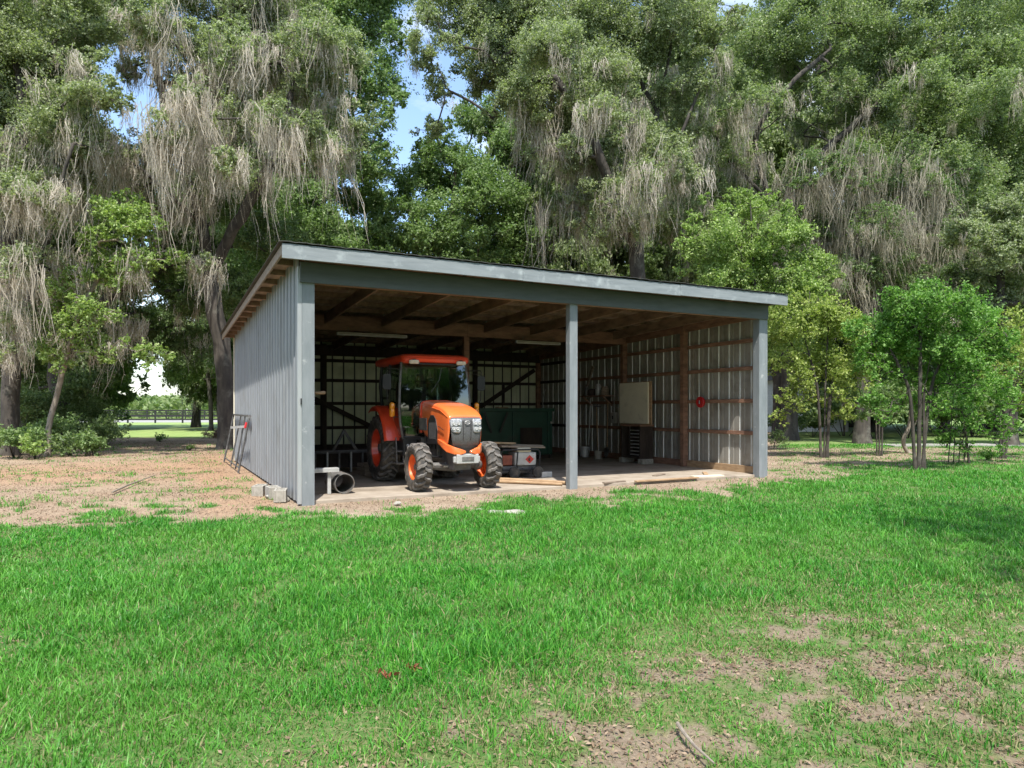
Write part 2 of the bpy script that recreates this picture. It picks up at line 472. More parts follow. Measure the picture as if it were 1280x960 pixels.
def make_tree(name, label, cat, trunks, r_base, lobes, leafmat_, group=None, leaf=.11, dens=1.0, moss=None, mossmat='moss', bark='bark',
              seed=1, nsub=26, mossw=.015, mstr=26, flat=.8, rise=.3, attach=.45, maxr=9.0, up=.5, subk=.29, aspect=.55):
    """lobes: (xyz, radius, leaf density, moss beards per lobe, moss length)"""
    r = np.random.default_rng(seed)
    b = np.array(trunks[0][0], float)
    root = empty(name, tuple(b), 0, label, cat, group)
    trunks = [[np.array(p,float)-b for p in t] for t in trunks]
    LP = []; SUB = []; MO = []; ML = []
    sat = []
    for (c, rad, ld, mn, ml) in lobes:            # outlying sprays break the outline of every bough
        for q in range(2):
            dv = unit(r.normal(size=3)); sat.append((np.array(c, float) + dv*rad*r.uniform(.95, 1.35)*np.array([1,1,.8]), rad*r.uniform(.28,.45), ld*.8, 0, 1))
    for (c, rad, ld, mn, ml) in list(lobes) + sat:
        c = np.array(c,float) - b
        ns = max(3, int(nsub*(rad/1.6)**1.3)) if rad > 1 else max(3, int(nsub*.8))
        area = math.pi*rad*rad
        nl = int(area*dens*ld*6.2/(leaf*leaf*aspect*.5))
        pts, sub = lobe_points(c, rad, ns, max(nl, 6), r, flat, rad*subk)
        if nl > 5: LP.append(pts)
        SUB.append(sub)
        k = int(mn*.62 + .5)
        if k > 0:
            src = sub[r.integers(0,len(sub),k)] + r.normal(size=(k,3))*rad*np.array([.26,.26,.12])
            MO.append(src); ML.append(ml*np.exp(r.normal(size=k)*.5)*.74)
    SUB = np.concatenate(SUB)
    nodes, rad = skeleton(trunks, r_base, SUB, r, 'trunk', M[bark], root, attach_from=attach, rise=rise)
    if LP:
        leaves_mesh('crown', np.concatenate(LP), leaf, M[leafmat_], root, r=r, up=up, aspect=aspect)
    if MO:
        moss_mesh('hanging_moss', np.concatenate(MO), np.concatenate(ML), M[mossmat], root, r=r, width=mossw, strands=mstr)
    return root

def px_lobes(lst, Y, seed=0, dy=1.2):
    r = np.random.default_rng(seed+99); out = []
    for l in lst:
        px, py, rp = l[:3]
        ld = l[3] if len(l) > 3 else 1.0
        mn = l[4] if len(l) > 4 else 0
        ml = l[5] if len(l) > 5 else 1.0
        yy = Y + (l[6] if len(l) > 6 else r.uniform(-dy, dy))
        out.append((at(px, py, yy), rp/F*yy, ld, mn, ml))
    return out

def copy_tree(o, loc, rz=0.0, sc=1.0, label=None):
    c = o.copy(); col.objects.link(c); c.location = loc; c.rotation_euler = (0,0,rz); c.scale = (sc,sc,sc)
    if label: c['label'] = label
    for ch in list(o.children):
        k = ch.copy(); col.objects.link(k); k.parent = c
        for g in ch.children:
            d = g.copy(); col.objects.link(d); d.parent = k
    return c

# ------------------------------------------------------------------ ground
def _hash(ix, iy, seed):
    h = (ix.astype(np.int64)*374761393 + iy.astype(np.int64)*668265263 + seed*1442695041) & 0x7fffffff
    h = ((h ^ (h >> 13)) * 1274126177) & 0x7fffffff
    return ((h ^ (h >> 16)) & 0xffff) / 65535.0

def vnoise(x, y, seed=0):
    ix = np.floor(x); iy = np.floor(y); fx = x-ix; fy = y-iy
    fx = fx*fx*(3-2*fx); fy = fy*fy*(3-2*fy)
    a = _hash(ix,iy,seed); b = _hash(ix+1,iy,seed); c = _hash(ix,iy+1,seed); d = _hash(ix+1,iy+1,seed)
    return (a*(1-fx)+b*fx)*(1-fy) + (c*(1-fx)+d*fx)*fy

def fbm(x, y, seed=0, o=4):
    s = 0; a = .5; t = 0
    for i in range(o):
        s = s + a*vnoise(x*2**i, y*2**i, seed+i*17); t += a; a *= .55
    return s/t

def sstep(v): v = np.clip(v, 0, 1); return v*v*(3-2*v)

A0 = np.array([-3.44, 11.33]); UU = np.array([.891, .454]); DD = np.array([-.454, .891])
SHED_W, SHED_D = 10.4, 10.65

def shed_ts(x, y):
    px = x-A0[0]; py = y-A0[1]
    return px*UU[0]+py*UU[1], px*DD[0]+py*DD[1]

UX = [-900,-300,0,60,150,250,330,380,450,560,700,800,900,960,1010,1100,1200,1280,1700,2500]
UYv = [688,668,662,648,648,644,642,636,634,628,618,611,604,596,590,584,574,567,558,550]
LX = [-900,100,240,300,380,470,560,640,760,800,900,1000,1100,1200,1280,1700,2500]
LYv = [2000,1120,1000,950,915,912,890,862,832,808,790,775,760,750,742,735,735]

def masks(x, y):
    ys = np.maximum(y, 1.2)
    px = 640 + F*x/ys; py = HY + F*EYE/ys
    n1 = fbm(x*.9, y*.9, 3); n2 = fbm(x*3.1, y*3.1, 11); n3 = fbm(x*.35, y*.35, 23)
    U = np.interp(px, UX, UYv); Lw = np.interp(px, LX, LYv)
    gu = sstep((py-U + (n1-.5)*46 + (n2-.5)*52)/20 + .35)
    gl = sstep((py-Lw + (n1-.5)*120 + (n2-.5)*130)/55 + .35)
    lawn = gu*(1-gl)
    n7 = fbm(x*7.5, y*7.5, 57); tuft = sstep((n2*.35+n7*.65-.45)/.12)*.60 + .24
    bare_low = gu*gl*tuft
    dirt_up = (1-gu)
    right = sstep((px-955)/30) * dirt_up
    left = dirt_up*(1-sstep((px-340)/40))
    sp = sstep((n2-.55)/.1)
    thin = sstep((n1-.64)/.12)*.25
    g = lawn*(1-thin) + bare_low + left*sp*.42 + right*(.20+.35*sp)
    # far lawn on the left, thin grass further on the right
    farl = sstep((549-py)/4) * (1-sstep((px-330)/10))
    farr = sstep((562-py)/5) * sstep((px-960)/30)
    g = np.clip(g*(1-farl)+farl, 0, 1); g = np.clip(g*(1-farr)+farr*.85, 0, 1)
    far = np.clip(farl+farr*.45, 0, 1)
    t, s = shed_ts(x, y)
    front = (t > -.2)*(t < 10.6)*(s > -1.1 + (n1-.5)*.9 + (n2-.5)*.7)*(s < 12)
    inside = (t > .1)*(t < 10.3)*(s > .05)*(s < 10.7)
    g = np.where(inside, 0, np.where(front, g*.12, g))
    # orange pine straw at left
    orr = sstep(1-np.abs(py-590-(px-150)*-.03)/22) * (1-sstep((px-250)/60)) * sstep((n3-.3)/.2)
    orr = np.clip(orr + sstep((px-230)/30)*(1-sstep((px-345)/10))*sstep((py-560)/10)*(1-sstep((py-640)/10))*.6, 0, 1)
    low = sstep((py-Lw+45)/40)
    return g, orr*dirt_up, far, low, left

def gz(x, y):
    d = np.sqrt(x*x+(y-8)**2)
    h = (fbm(x*.5, y*.5, 5)-.5)*.10 + (fbm(x*2.3, y*2.3, 9)-.5)*.035
    t, s = shed_ts(x, y)
    near = sstep((np.maximum(np.maximum(-t, t-10.4), np.maximum(-s, s-10.7)))/1.2)
    return h*near*np.exp(-(d/45)**2) - .03*(1-near)

def build_ground():
    n = 620
    k = np.linspace(-1, 1, n)
    w = np.sinh(6*k)/np.sinh(6)*900
    X, Y = np.meshgrid(w, w+7.5)
    x = X.ravel(); y = Y.ravel()
    V = np.stack([x, y, gz(x, y)], 1)
    i = np.arange(n*n).reshape(n, n)
    Fq = np.stack([i[:-1,:-1], i[:-1,1:], i[1:,1:], i[1:,:-1]], -1).reshape(-1, 4)
    g, orr, far, low, left = masks(x, y)
    m, nt, out = newmat('ground_soil')
    b = N(nt, 'ShaderNodeBsdfPrincipled'); b.inputs['Roughness'].default_value = .95; b.inputs['Specular IOR Level'].default_value = .2
    L(nt, b.outputs[0], out.inputs[0])
    def attr(nm): a = N(nt, 'ShaderNodeAttribute'); a.attribute_name = nm; return a.outputs['Fac']
    f1, r1 = noise_fac(nt, 1.1, lo=.35, hi=.65, detail=8)
    f2, r2 = noise_fac(nt, 28, lo=.42, hi=.60, detail=6, rough=.7)
    f3, r3 = noise_fac(nt, 9, lo=.5, hi=.66, detail=6, rough=.7, offs=(5,5,0))
    f4, r4 = noise_fac(nt, 75, lo=.50, hi=.62, detail=3, rough=.7, offs=(9,2,0))
    soil = mix(nt, f1, (.27,.205,.145), (.37,.295,.22))
    pink = mix(nt, f3, (.30,.215,.145), (.17,.115,.075))
    soil = mix(nt, attr('leftdirt'), soil, mix(nt, f1, pink, (.35,.275,.195)))
    soil = mix(nt, attr('straw'), soil, mix(nt, f3, (.38,.235,.14), (.22,.125,.075)))
    lit = mix(nt, f2, soil, (.17,.12,.075))
    soil = mix(nt, .7, soil, lit)
    lowc = mix(nt, f3, (.165,.128,.088), (.09,.067,.044))
    soil = mix(nt, mix(nt, .9, (0,0,0), attr('lowdirt')), soil, mix(nt, f2, lowc, (.21,.168,.122)))
    speck = mix(nt, f4, soil, (.44,.36,.28))
    soil = mix(nt, .22, soil, speck)
    gr = mix(nt, f2, (.06,.125,.028), (.17,.16,.075))
    gr = mix(nt, mix(nt, .6, (0,0,0), f1), gr, (.065,.16,.033))
    farc = mix(nt, f1, (.27,.34,.12), (.19,.29,.085))
    gr = mix(nt, attr('far'), gr, farc)
    th = N(nt, 'ShaderNodeMath', operation='ADD'); L(nt, attr('grass'), th.inputs[0])
    mm = N(nt, 'ShaderNodeMath', operation='MULTIPLY_ADD'); L(nt, r2, mm.inputs[0]); mm.inputs[1].default_value = .9; mm.inputs[2].default_value = -.45
    L(nt, mm.outputs[0], th.inputs[1])
    mr = N(nt, 'ShaderNodeMapRange'); mr.inputs['From Min'].default_value = .3; mr.inputs['From Max'].default_value = .62
    L(nt, th.outputs[0], mr.inputs[0])
    c = mix(nt, mr.outputs[0], soil, gr)
    L(nt, c, b.inputs['Base Color'])
    bp = N(nt, 'ShaderNodeBump'); bp.inputs['Strength'].default_value = .8; bp.inputs['Distance'].default_value = .02
    ad = N(nt, 'ShaderNodeMath', operation='ADD'); L(nt, r2, ad.inputs[0]); L(nt, r3, ad.inputs[1])
    L(nt, ad.outputs[0], bp.inputs['Height']); L(nt, bp.outputs[0], b.inputs['Normal'])
    o = np_mesh('ground', V, Fq, m, None, True)
    for nm, a in (('grass', g), ('straw', orr), ('far', far), ('lowdirt', low), ('leftdirt', left)):
        at_ = o.data.attributes.new(nm, 'FLOAT', 'POINT'); at_.data.foreach_set('value', a.astype(np.float32))
    tag(o, kind='structure')
build_ground()

def sample_trap(n, y0, y1, r, p=1.0):
    """points in the widening wedge of lawn in front of the eye"""
    y = (r.uniform(y0**p, y1**p, n))**(1/p)
    hw = .80*y + 1.0
    x = r.uniform(-1, 1, n)*hw
    return x, y

def blades(name, x, y, h, w, mat, r, lean=.5):
    n = len(x)
    base = np.stack([x, y, gz(x, y)-.004], 1)
    ang = r.uniform(0, 2*np.pi, n)
    dirv = np.stack([np.cos(ang), np.sin(ang), np.zeros(n)], 1)
    side = np.stack([-np.sin(ang+r.normal(size=n)*.6), np.cos(ang+r.normal(size=n)*.6), np.zeros(n)], 1)
    ln = np.abs(r.normal(size=n))*lean + .12
    V = np.empty((n, 4, 2, 3), dtype=np.float32)
    for k, (t, ww) in enumerate(((0, .8), (.38, 1.0), (.74, .72), (1.0, .10))):
        p = base + dirv*(h*ln*t*t*1.1)[:,None] + np.array([0,0,1])*(h*(t - .28*ln*t*t))[:,None]
        V[:,k,0] = p - side*(w*ww*.5)[:,None]
        V[:,k,1] = p + side*(w*ww*.5)[:,None]
    b = (np.arange(n)*8)[:,None]
    Fq = np.stack([b+np.array([[2*k,2*k+1,2*k+3,2*k+2]]) for k in range(3)], 1).reshape(-1,4)
    o = np_mesh(name, V.reshape(-1,3), Fq, mat, None)
    return tag(o, kind='stuff')

def build_grass():
    r = np.random.default_rng(5)
    xs, ys = [], []
    for (a, b, dens) in ((2.2, 4.5, 8600), (4.5, 7, 5800), (7, 11, 3200), (11, 17, 1300), (17, 30, 450)):
        area = (b-a)*2*(.8*(a+b)/2+1.0)
        x, y = sample_trap(int(area*dens), a, b, r, 2.0)
        xs.append(x); ys.append(y)
    # a sparser skirt around and behind the viewpoint
    x = r.uniform(-9, 9, 60000); y = r.uniform(-5, 3.5, 60000); ok = ~((y > 2.2) & (np.abs(x) < .8*y+1)); xs.append(x[ok]); ys.append(y[ok])
    x = np.concatenate(xs); y = np.concatenate(ys)
    g, orr, far, low, left = masks(x, y)
    tf = fbm(x*4, y*4, 31)
    keep = r.uniform(size=len(x)) < np.clip(g*(.55+.9*(tf-.2)), 0, 1)
    x, y, g, low, tf = x[keep], y[keep], g[keep], low[keep], tf[keep]
    hh = fbm(x*.8, y*.8, 41)
    h = (.02 + .11*hh + .09*(tf-.4))*np.exp(r.normal(size=len(x))*.36)*.66*(1-.35*low)*(.75+.25*g)
    h = np.clip(h, .02, .20)
    w = .0029*(1+np.clip(y,2,30)/6.0)*r.uniform(.7,1.4,len(x))
    dryp = .07 + .30*low + .25*(1-g) + .10*sstep((fbm(x*.5,y*.5,91)-.55)/.15)
    dry = r.uniform(size=len(x)) < dryp
    blades('lawn_grass', x[~dry], y[~dry], h[~dry], w[~dry], M['grass'], r)
    blades('dry_grass', x[dry], y[dry], h[dry]*.8, w[dry], M['grassdry'], r, lean=.9)
build_grass()

def build_litter():
    r = np.random.default_rng(15)
    x, y = sample_trap(480000, 2.2, 34, r, 1.15)
    g, orr, far, low, left = masks(x, y)
    t, s = shed_ts(x, y)
    out = ~((t > -.05) & (t < 10.5) & (s > 0) & (s < 10.8))
    p = np.clip((.06+(1-g)**1.3*(.45+.5*low))*(1-far), 0, 1)*np.where(fbm(x*1.7,y*1.7,77) > .5, 1, .3)
    k = (r.uniform(size=len(x)) < p) & out
    x, y = x[k], y[k]
    C = np.stack([x, y, gz(x, y)+r.uniform(.004,.02,len(x))], 1)
    o = leaves_mesh('leaf_litter', C, (.026+.0007*y)[:,None], M['litter'], None, aspect=.45, up=3.0, r=r)
    # size grows a little with distance through a second, coarser scatter
    tag(o, kind='stuff')
build_litter()
# ------------------------------------------------------------------ pole barn
YAW = math.atan2(.454, .891)
shed = empty('pole_barn', (A0[0], A0[1], 0), YAW, 'long open-fronted grey metal pole barn with a blue-grey timber front', 'barn')
def SH(t, s, z=0.0):
    p = A0 + UU*t + DD*s
    return (p[0], p[1], z)
def rz(s): return 4.13 - .030*(s)            # top of the deck falls gently to the back

def siding(name, x_of, z0, z1f, length, mats, pitch=.355, rib=.022, out=1, parent=shed):
    """ribbed sheet: x_of(a, off) -> (x,y); runs along a in 0..length"""
    mb = MB(); a = 0.0
    segs = []
    while a < length - 1e-6:
        e = min(a+pitch, length)
        rb = min(a+.05, e)
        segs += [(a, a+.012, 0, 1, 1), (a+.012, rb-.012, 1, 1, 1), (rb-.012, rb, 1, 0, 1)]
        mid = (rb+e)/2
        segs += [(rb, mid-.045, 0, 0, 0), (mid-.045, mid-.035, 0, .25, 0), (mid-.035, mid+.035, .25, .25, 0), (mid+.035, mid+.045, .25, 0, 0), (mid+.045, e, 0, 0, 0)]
        a = e
    for (p, q, h0, h1, mi) in segs:
        if q <= p: continue
        v = []
        for (aa, hh) in ((p, h0), (q, h1)):
            x, y = x_of(aa, hh*rib*out)
            v.append(((x, y, z0), (x, y, z1f(aa))))
        mb.add([v[0][0], v[1][0], v[1][1], v[0][1]], [(0,1,2,3)], mi)
    o = mb.build(name, mats, parent)
    sd = o.modifiers.new('sheet', 'SOLIDIFY'); sd.thickness = .0015; sd.offset = 0
    return o

D, W = SHED_D, SHED_W
# left wall seen from outside, back and right walls seen from inside
siding('left_siding', lambda a, o: (-.02-o, a+.04), .02, lambda a: rz(a)-.055, D-.06, [M['galv'], M['galv']])
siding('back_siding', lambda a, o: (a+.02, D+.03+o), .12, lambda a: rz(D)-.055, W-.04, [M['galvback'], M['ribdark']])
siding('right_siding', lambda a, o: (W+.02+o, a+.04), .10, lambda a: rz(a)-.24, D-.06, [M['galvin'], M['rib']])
for s0 in (.03,):
    MB().box((-.055, -.035, .0), (.012, .03, 3.86)).build('corner_trim', M['trim'], shed, bevel=.004)
MB().box((W-.01, -.04, .0), (W+.05, .03, 3.86)).build('corner_trim', M['paint'], shed, bevel=.004)
MB().box((-.05, D+.0, .0), (.02, D+.06, 3.75)).build('corner_trim', M['plaster'], shed, bevel=.004)

def post(x0, y0, x1, y1, z1, mat, z0=-.05):
    return MB().box((x0, y0, z0), (x1, y1, z1)).build('post', mat, shed, bevel=.006)
# front posts with their boards
post(.015, -.04, .215, .13, 3.62, M['paint'])
post(W/2-.09, -.04, W/2+.09, .11, 3.62, M['paint'])
post(W-.215, -.045, W-.015, .15, 3.62, M['paint'])
for s in (D/4, D/2, 3*D/4, D-.09):
    for x in (.08, W-.08):
        post(x-.08, s-.07, x+.06 if x < 1 else x+.075, s+.07, rz(s)-.24, M['wood'], .0)
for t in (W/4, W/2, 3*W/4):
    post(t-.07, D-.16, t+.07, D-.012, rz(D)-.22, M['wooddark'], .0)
post(W/2-.075, D/2-.07, W/2+.075, D/2+.07, 3.45, M['wood'], .03)
# header, tie beam
MB().box((-.02, -.085, 3.60), (W+.03, -.041, 3.93)).build('header', M['paintdark'], shed, bevel=.004)
MB().box((.215, -.03, 3.605), (W-.215, .10, 3.75)).build('header_plate', M['wood'], shed, bevel=.004)
MB().box((.06, D/2-.115, 3.45), (W*.5-.003, D/2-.071, 3.80)).box((W*.5+.003, D/2-.113, 3.452), (W-.06, D/2-.071, 3.79)).build('tie_beam', M['wood'], shed, bevel=.003)
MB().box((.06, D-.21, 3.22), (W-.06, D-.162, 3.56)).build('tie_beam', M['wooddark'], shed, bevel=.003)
MB().box((.16, .16, rz(D)-.5), (W-.06, .2, rz(D)-.49)) if False else None
# rafters along the slope
for i in range(8):
    t = .10 + i*1.4 if i < 7 else 9.86
    m = MB(); 
    m.beam((t, .0, rz(0)-.27), (t, D-.02, rz(D)-.27), .045, .24)
    m.build('rafter', M['woodroof'], shed, bevel=.003)
# side rafters lying against the walls (the right one shows its broad face)
MB().beam((W-.03-.05, .16, rz(0)-.34), (W-.03-.05, D-.1, rz(D)-.34), .045, .30).build('rafter', M['wood'], shed, bevel=.003)
# hangers on the tie beam
for i in range(8):
    t = .10 + i*1.4 if i < 7 else 9.86
    MB().box((t+.026, D/2-.135, 3.72), (t+.07, D/2-.118, 3.92)).build('rafter_hanger', M['steel'], shed)
# purlins across the slope, running out under the rake
k = 0
s = -.28
while s < D+.35:
    MB().box((-.30, s-.045, rz(s)-.145), (W+.26, s+.045, rz(s)-.05)).build('purlin', M['woodlight'] if False else M['woodroof'], shed, bevel=.003)
    s += .835
# deck boards, metal sheet with a wavy front edge
mb = MB()
for i in range(0, 56):
    x0 = -.31 + i*(W+.59)/56; x1 = -.31 + (i+1)*(W+.59)/56
    mb.add([(x0,-.31,rz(-.31)-.048),(x1,-.31,rz(-.31)-.048),(x1,D+.38,rz(D+.38)-.048),(x0,D+.38,rz(D+.38)-.048)], [(0,1,2,3)])
o = mb.build('roof_deck', M['deck'], shed); sd = o.modifiers.new('t','SOLIDIFY'); sd.thickness = .018; sd.offset = 1
mb = MB(); nn = 260; rr = random.Random(3); pv = []
for i in range(nn+1):
    x = -.40 + i*(W+.74)/nn
    z = .022 + .009*abs(math.sin(i*math.pi/6.0)) + .004*math.sin(i*.21) + rr.uniform(-.003,.003)
    pv.append((x, z))
V = []; Fc = []
for i,(x,z) in enumerate(pv):
    V += [(x,-.395,rz(-.39)+z-.012),(x,D+.42,rz(D+.42)+z-.012)]
    if i: Fc.append((2*i-2,2*i,2*i+1,2*i-1))
o = MB().add(V, Fc).build('roof_sheet', M['rooftop'], shed); sd = o.modifiers.new('t','SOLIDIFY'); sd.thickness = .008; sd.offset = 1
# fascia boards in three lengths along the front, rake boards at the sides
for (x0, x1, dz) in ((-.345, 3.9, 0), (3.904, 7.6, -.006), (7.604, W+.33, .002)):
    MB().box((x0, -.37, 3.905+dz), (x1, -.33, 4.135+dz)).build('fascia_board', M['paintboard'], shed, bevel=.003)
for x, mat in ((-.345, 'woodgrey'), (W+.29, 'woodgrey')):
    MB().beam((x+.02, -.327, rz(-.33)-.085), (x+.02, D+.37, rz(D+.37)-.085), .035, .15).build('rake_board', M[mat], shed, bevel=.003)
# girts
for z in (.95, 1.72, 2.50, 3.15):
    MB().box((W-.10, .155, z), (W-.062, D-.2, z+.09)).build('girt', M['wood'], shed, bevel=.003) if False else None
def girts_right():
    ss = [.15, D/4, D/2, 3*D/4, D-.1]
    for z in (.98, 1.74, 2.51, 3.16):
        for a, b in zip(ss[:-1], ss[1:]):
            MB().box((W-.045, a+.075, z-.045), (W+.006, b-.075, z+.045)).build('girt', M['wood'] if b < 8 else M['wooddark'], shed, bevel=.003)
    for a, b in zip(ss[:-1], ss[1:]):
        MB().box((W-.05, a+.075, .03), (W+.006, b-.075, .20)).build('skirt_board', M['woodlight'] if a < 1 else M['wood'], shed, bevel=.003)
girts_right()
tt = [.02, W/4, W/2, 3*W/4, W-.05]
for z in (.95, 1.72, 2.45, 3.08):
    for a, b in zip(tt[:-1], tt[1:]):
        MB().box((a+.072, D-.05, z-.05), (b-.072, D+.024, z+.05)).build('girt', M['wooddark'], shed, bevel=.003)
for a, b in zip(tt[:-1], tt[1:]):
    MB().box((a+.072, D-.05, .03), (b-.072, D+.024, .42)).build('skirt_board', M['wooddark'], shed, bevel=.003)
# left wall timbers on the inside
for z in (.95, 1.72, 2.50, 3.15):
    MB().box((.002, .14, z-.045), (.05, D-.17, z+.045)).build('girt', M['wood'], shed, bevel=.003)
# knee braces on the back wall
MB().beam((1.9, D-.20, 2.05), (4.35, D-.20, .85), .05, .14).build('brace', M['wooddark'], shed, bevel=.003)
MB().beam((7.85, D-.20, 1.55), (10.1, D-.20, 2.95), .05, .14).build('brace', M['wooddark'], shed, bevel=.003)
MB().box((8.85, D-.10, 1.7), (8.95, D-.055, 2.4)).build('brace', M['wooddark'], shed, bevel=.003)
# stain and nail heads on the front boards: small battens, hook
MB().box((-.012, -.062, 1.62), (.006, -.041, 1.72)).build('latch', M['black'], shed, bevel=.003)

fl = MB().box((.16, .10, -.05), (W-.02, D-.02, .03)).build('concrete_floor', M['concrete'], None, bevel=.01)
fl.location = (A0[0], A0[1], 0); fl.rotation_euler = (0,0,YAW); tag(fl, kind='structure')
# ------------------------------------------------------------------ tractor (front faces -y)
tl = SH(2.92, .60, .03)
trac = empty('tractor', tl, YAW, 'orange compact tractor with an enclosed glass cab parked in the barn', 'tractor')

def rrect(w, h, r, n=4, cx=0, cz=0):
    pts = []
    for (sx, sz, a0) in ((1,1,0),(-1,1,90),(-1,-1,180),(1,-1,270)):
        for k in range(n+1):
            a = R(a0 + 90*k/n)
            pts.append((cx + sx*(w/2-r) + r*math.cos(a), cz + sz*(h/2-r) + r*math.sin(a)))
    return pts

def tyre(name, rad, wid, rim, nl, lugh, parent, wavy=False):
    mb = MB()
    hw = wid/2
    prof = [(rim, -hw*.72), (rim+.02, -hw*.86), (rim+(rad-rim)*.45, -hw*1.0), (rad*.93, -hw*.93), (rad*.985, -hw*.70), (rad, -hw*.3), (rad, hw*.3),
            (rad*.985, hw*.70), (rad*.93, hw*.93), (rim+(rad-rim)*.45, hw*1.0), (rim+.02, hw*.86), (rim, hw*.72)]
    mb.lathe(prof, 'x', n=56)
    mb2 = MB()
    for side in (-1, 1):
        for i in range(nl):
            th0 = 2*math.pi*(i + (.5 if side > 0 else 0))/nl
            stations = [(-.10, 0.0, 1.0), (.30, .05, 1.0), (.62, .16 if not wavy else .12, 1.0), (.88, .26 if not wavy else .17, .965), (1.0, .30 if not wavy else .185, .90)]
            thick = (.30 if not wavy else .42)*2*math.pi/nl
            secs = []
            for (u, dt, rr) in stations:
                x = side*hw*u*.99
                r0 = rad*rr - .02; r1 = rad*rr + lugh
                if u >= .99: r1 = rad*rr + lugh*.6
                th = th0 + dt*(1 if not wavy else 1.0)
                if wavy: th += .035*math.sin(u*7)
                sec = []
                for (r_, tt) in ((r0, -thick/2), (r1, -thick*.34), (r1, thick*.34), (r0, thick/2)):
                    a = th + tt
                    sec.append((x, -r_*math.sin(a), r_*math.cos(a)))
                secs.append(sec)
            mb2.loft(secs)
    t = mb.build('tyre', M['rubber'], parent, smooth=True, angle=35)
    g = mb2.build('tread_lugs', M['lug'], t, bevel=.006)
    return t

def wheel(x, y, rad, wid, rimr, nl, lugh, face, mat, rot=0.0, wavy=False, dish=.5):
    """face = -1: the outer face looks to -x"""
    w = empty('wheel', (x, y, rad))
    w.parent = trac; w.rotation_euler = (rot, 0, 0)
    tyre('tyre', rad-lugh, wid, rimr, nl, lugh, w, wavy)
    hw = wid/2; f = face
    mb = MB()
    mb.lathe([(rimr+.012, f*hw*.78), (rimr+.016, f*hw*.72), (rimr-.012, f*hw*.68), (rimr*.90, f*hw*.25), (rimr*.86, f*hw*.05), (rimr*.55, f*hw*dish*.1), (rimr*.42, f*hw*.28), (rimr*.40, f*hw*.30), (.0, f*hw*.30)], 'x', n=44)
    mb.lathe([(rimr+.012, -f*hw*.78), (rimr-.012, -f*hw*.70), (rimr*.92, -f*hw*.2), (rimr*.86, f*hw*.03)], 'x', n=44)
    o = mb.build('rim', mat, w, smooth=True, angle=35)
    sd = o.modifiers.new('t','SOLIDIFY'); sd.thickness = .006
    hb = MB(); hb.lathe([(0, f*hw*.52), (rimr*.20, f*hw*.50), (rimr*.24, f*hw*.34), (rimr*.30, f*hw*.30)], 'x', n=20)
    for k in range(6):
        a = k*math.pi/3
        hb.lathe([(0, f*hw*.38), (.014, f*hw*.38), (.014, f*hw*.28)], 'x', c=(0, rimr*.33*math.cos(a), rimr*.33*math.sin(a)), n=6)
    hb.build('hub', M['cast'], o, smooth=True, angle=30)
    # valve and drive cap in the dish
    return w

FW, RW = .445, .70
wheel(-.70, 0, FW, .30, .235, 15, .030, -1, M['rimorange'], rot=.12, wavy=True)
wheel(.70, 0, FW, .30, .235, 15, .030, 1, M['rimorange'], rot=.4, wavy=True)
wheel(-.74, 2.10, RW, .40, .40, 20, .040, -1, M['red'], rot=.1)
wheel(.74, 2.10, RW, .40, .40, 20, .040, 1, M['red'], rot=.3)

# ---- hood
def hood_sec(y, w, z0, z1, crown, n=14):
    pts = []
    hw = w/2
    pts.append((-hw, y, z0)); pts.append((-hw*1.01, y, z0+(z1-z0)*.5)); pts.append((-hw*1.0, y, z1-crown*1.35))
    for k in range(n+1):
        a = math.pi*(1-k/n)
        pts.append((hw*.985*math.copysign(abs(math.cos(a))**.42, math.cos(a)), y, z1-crown*1.25 + crown*1.25*math.sin(a)**.62))
    pts.append((hw*1.0, y, z1-crown*1.35)); pts.append((hw*1.01, y, z0+(z1-z0)*.5)); pts.append((hw, y, z0))
    return pts
mb = MB()
secs = [(-.585, .61, 1.18, 1.355, .025), (-.57, .65, .98, 1.40, .035), (-.50, .665, .80, 1.455, .05), (-.38, .672, .79, 1.515, .06), (-.15, .675, .82, 1.585, .07), (.15, .68, .88, 1.635, .08), (.5, .69, .95, 1.67, .09), (.80, .70, 1.05, 1.69, .09)]
mb.loft([hood_sec(*s) for s in secs], closed=False, cap=False)
hood = mb.build('hood', M['orange'], trac, smooth=True, angle=50)
sd = hood.modifiers.new('t','SOLIDIFY'); sd.thickness = .02; sd.offset = -1
sb = hood.modifiers.new('s','SUBSURF'); sb.levels = 1; sb.render_levels = 1
# crease strip along the hood edge
for sx in (-1, 1):
    MB().tube([(sx*.305, -.60, 1.33), (sx*.332, -.5, 1.385), (sx*.342, -.2, 1.49), (sx*.347, .2, 1.54), (sx*.352, .78, 1.60)], .008, 6).build('hood_moulding', M['orange'], hood, smooth=True)
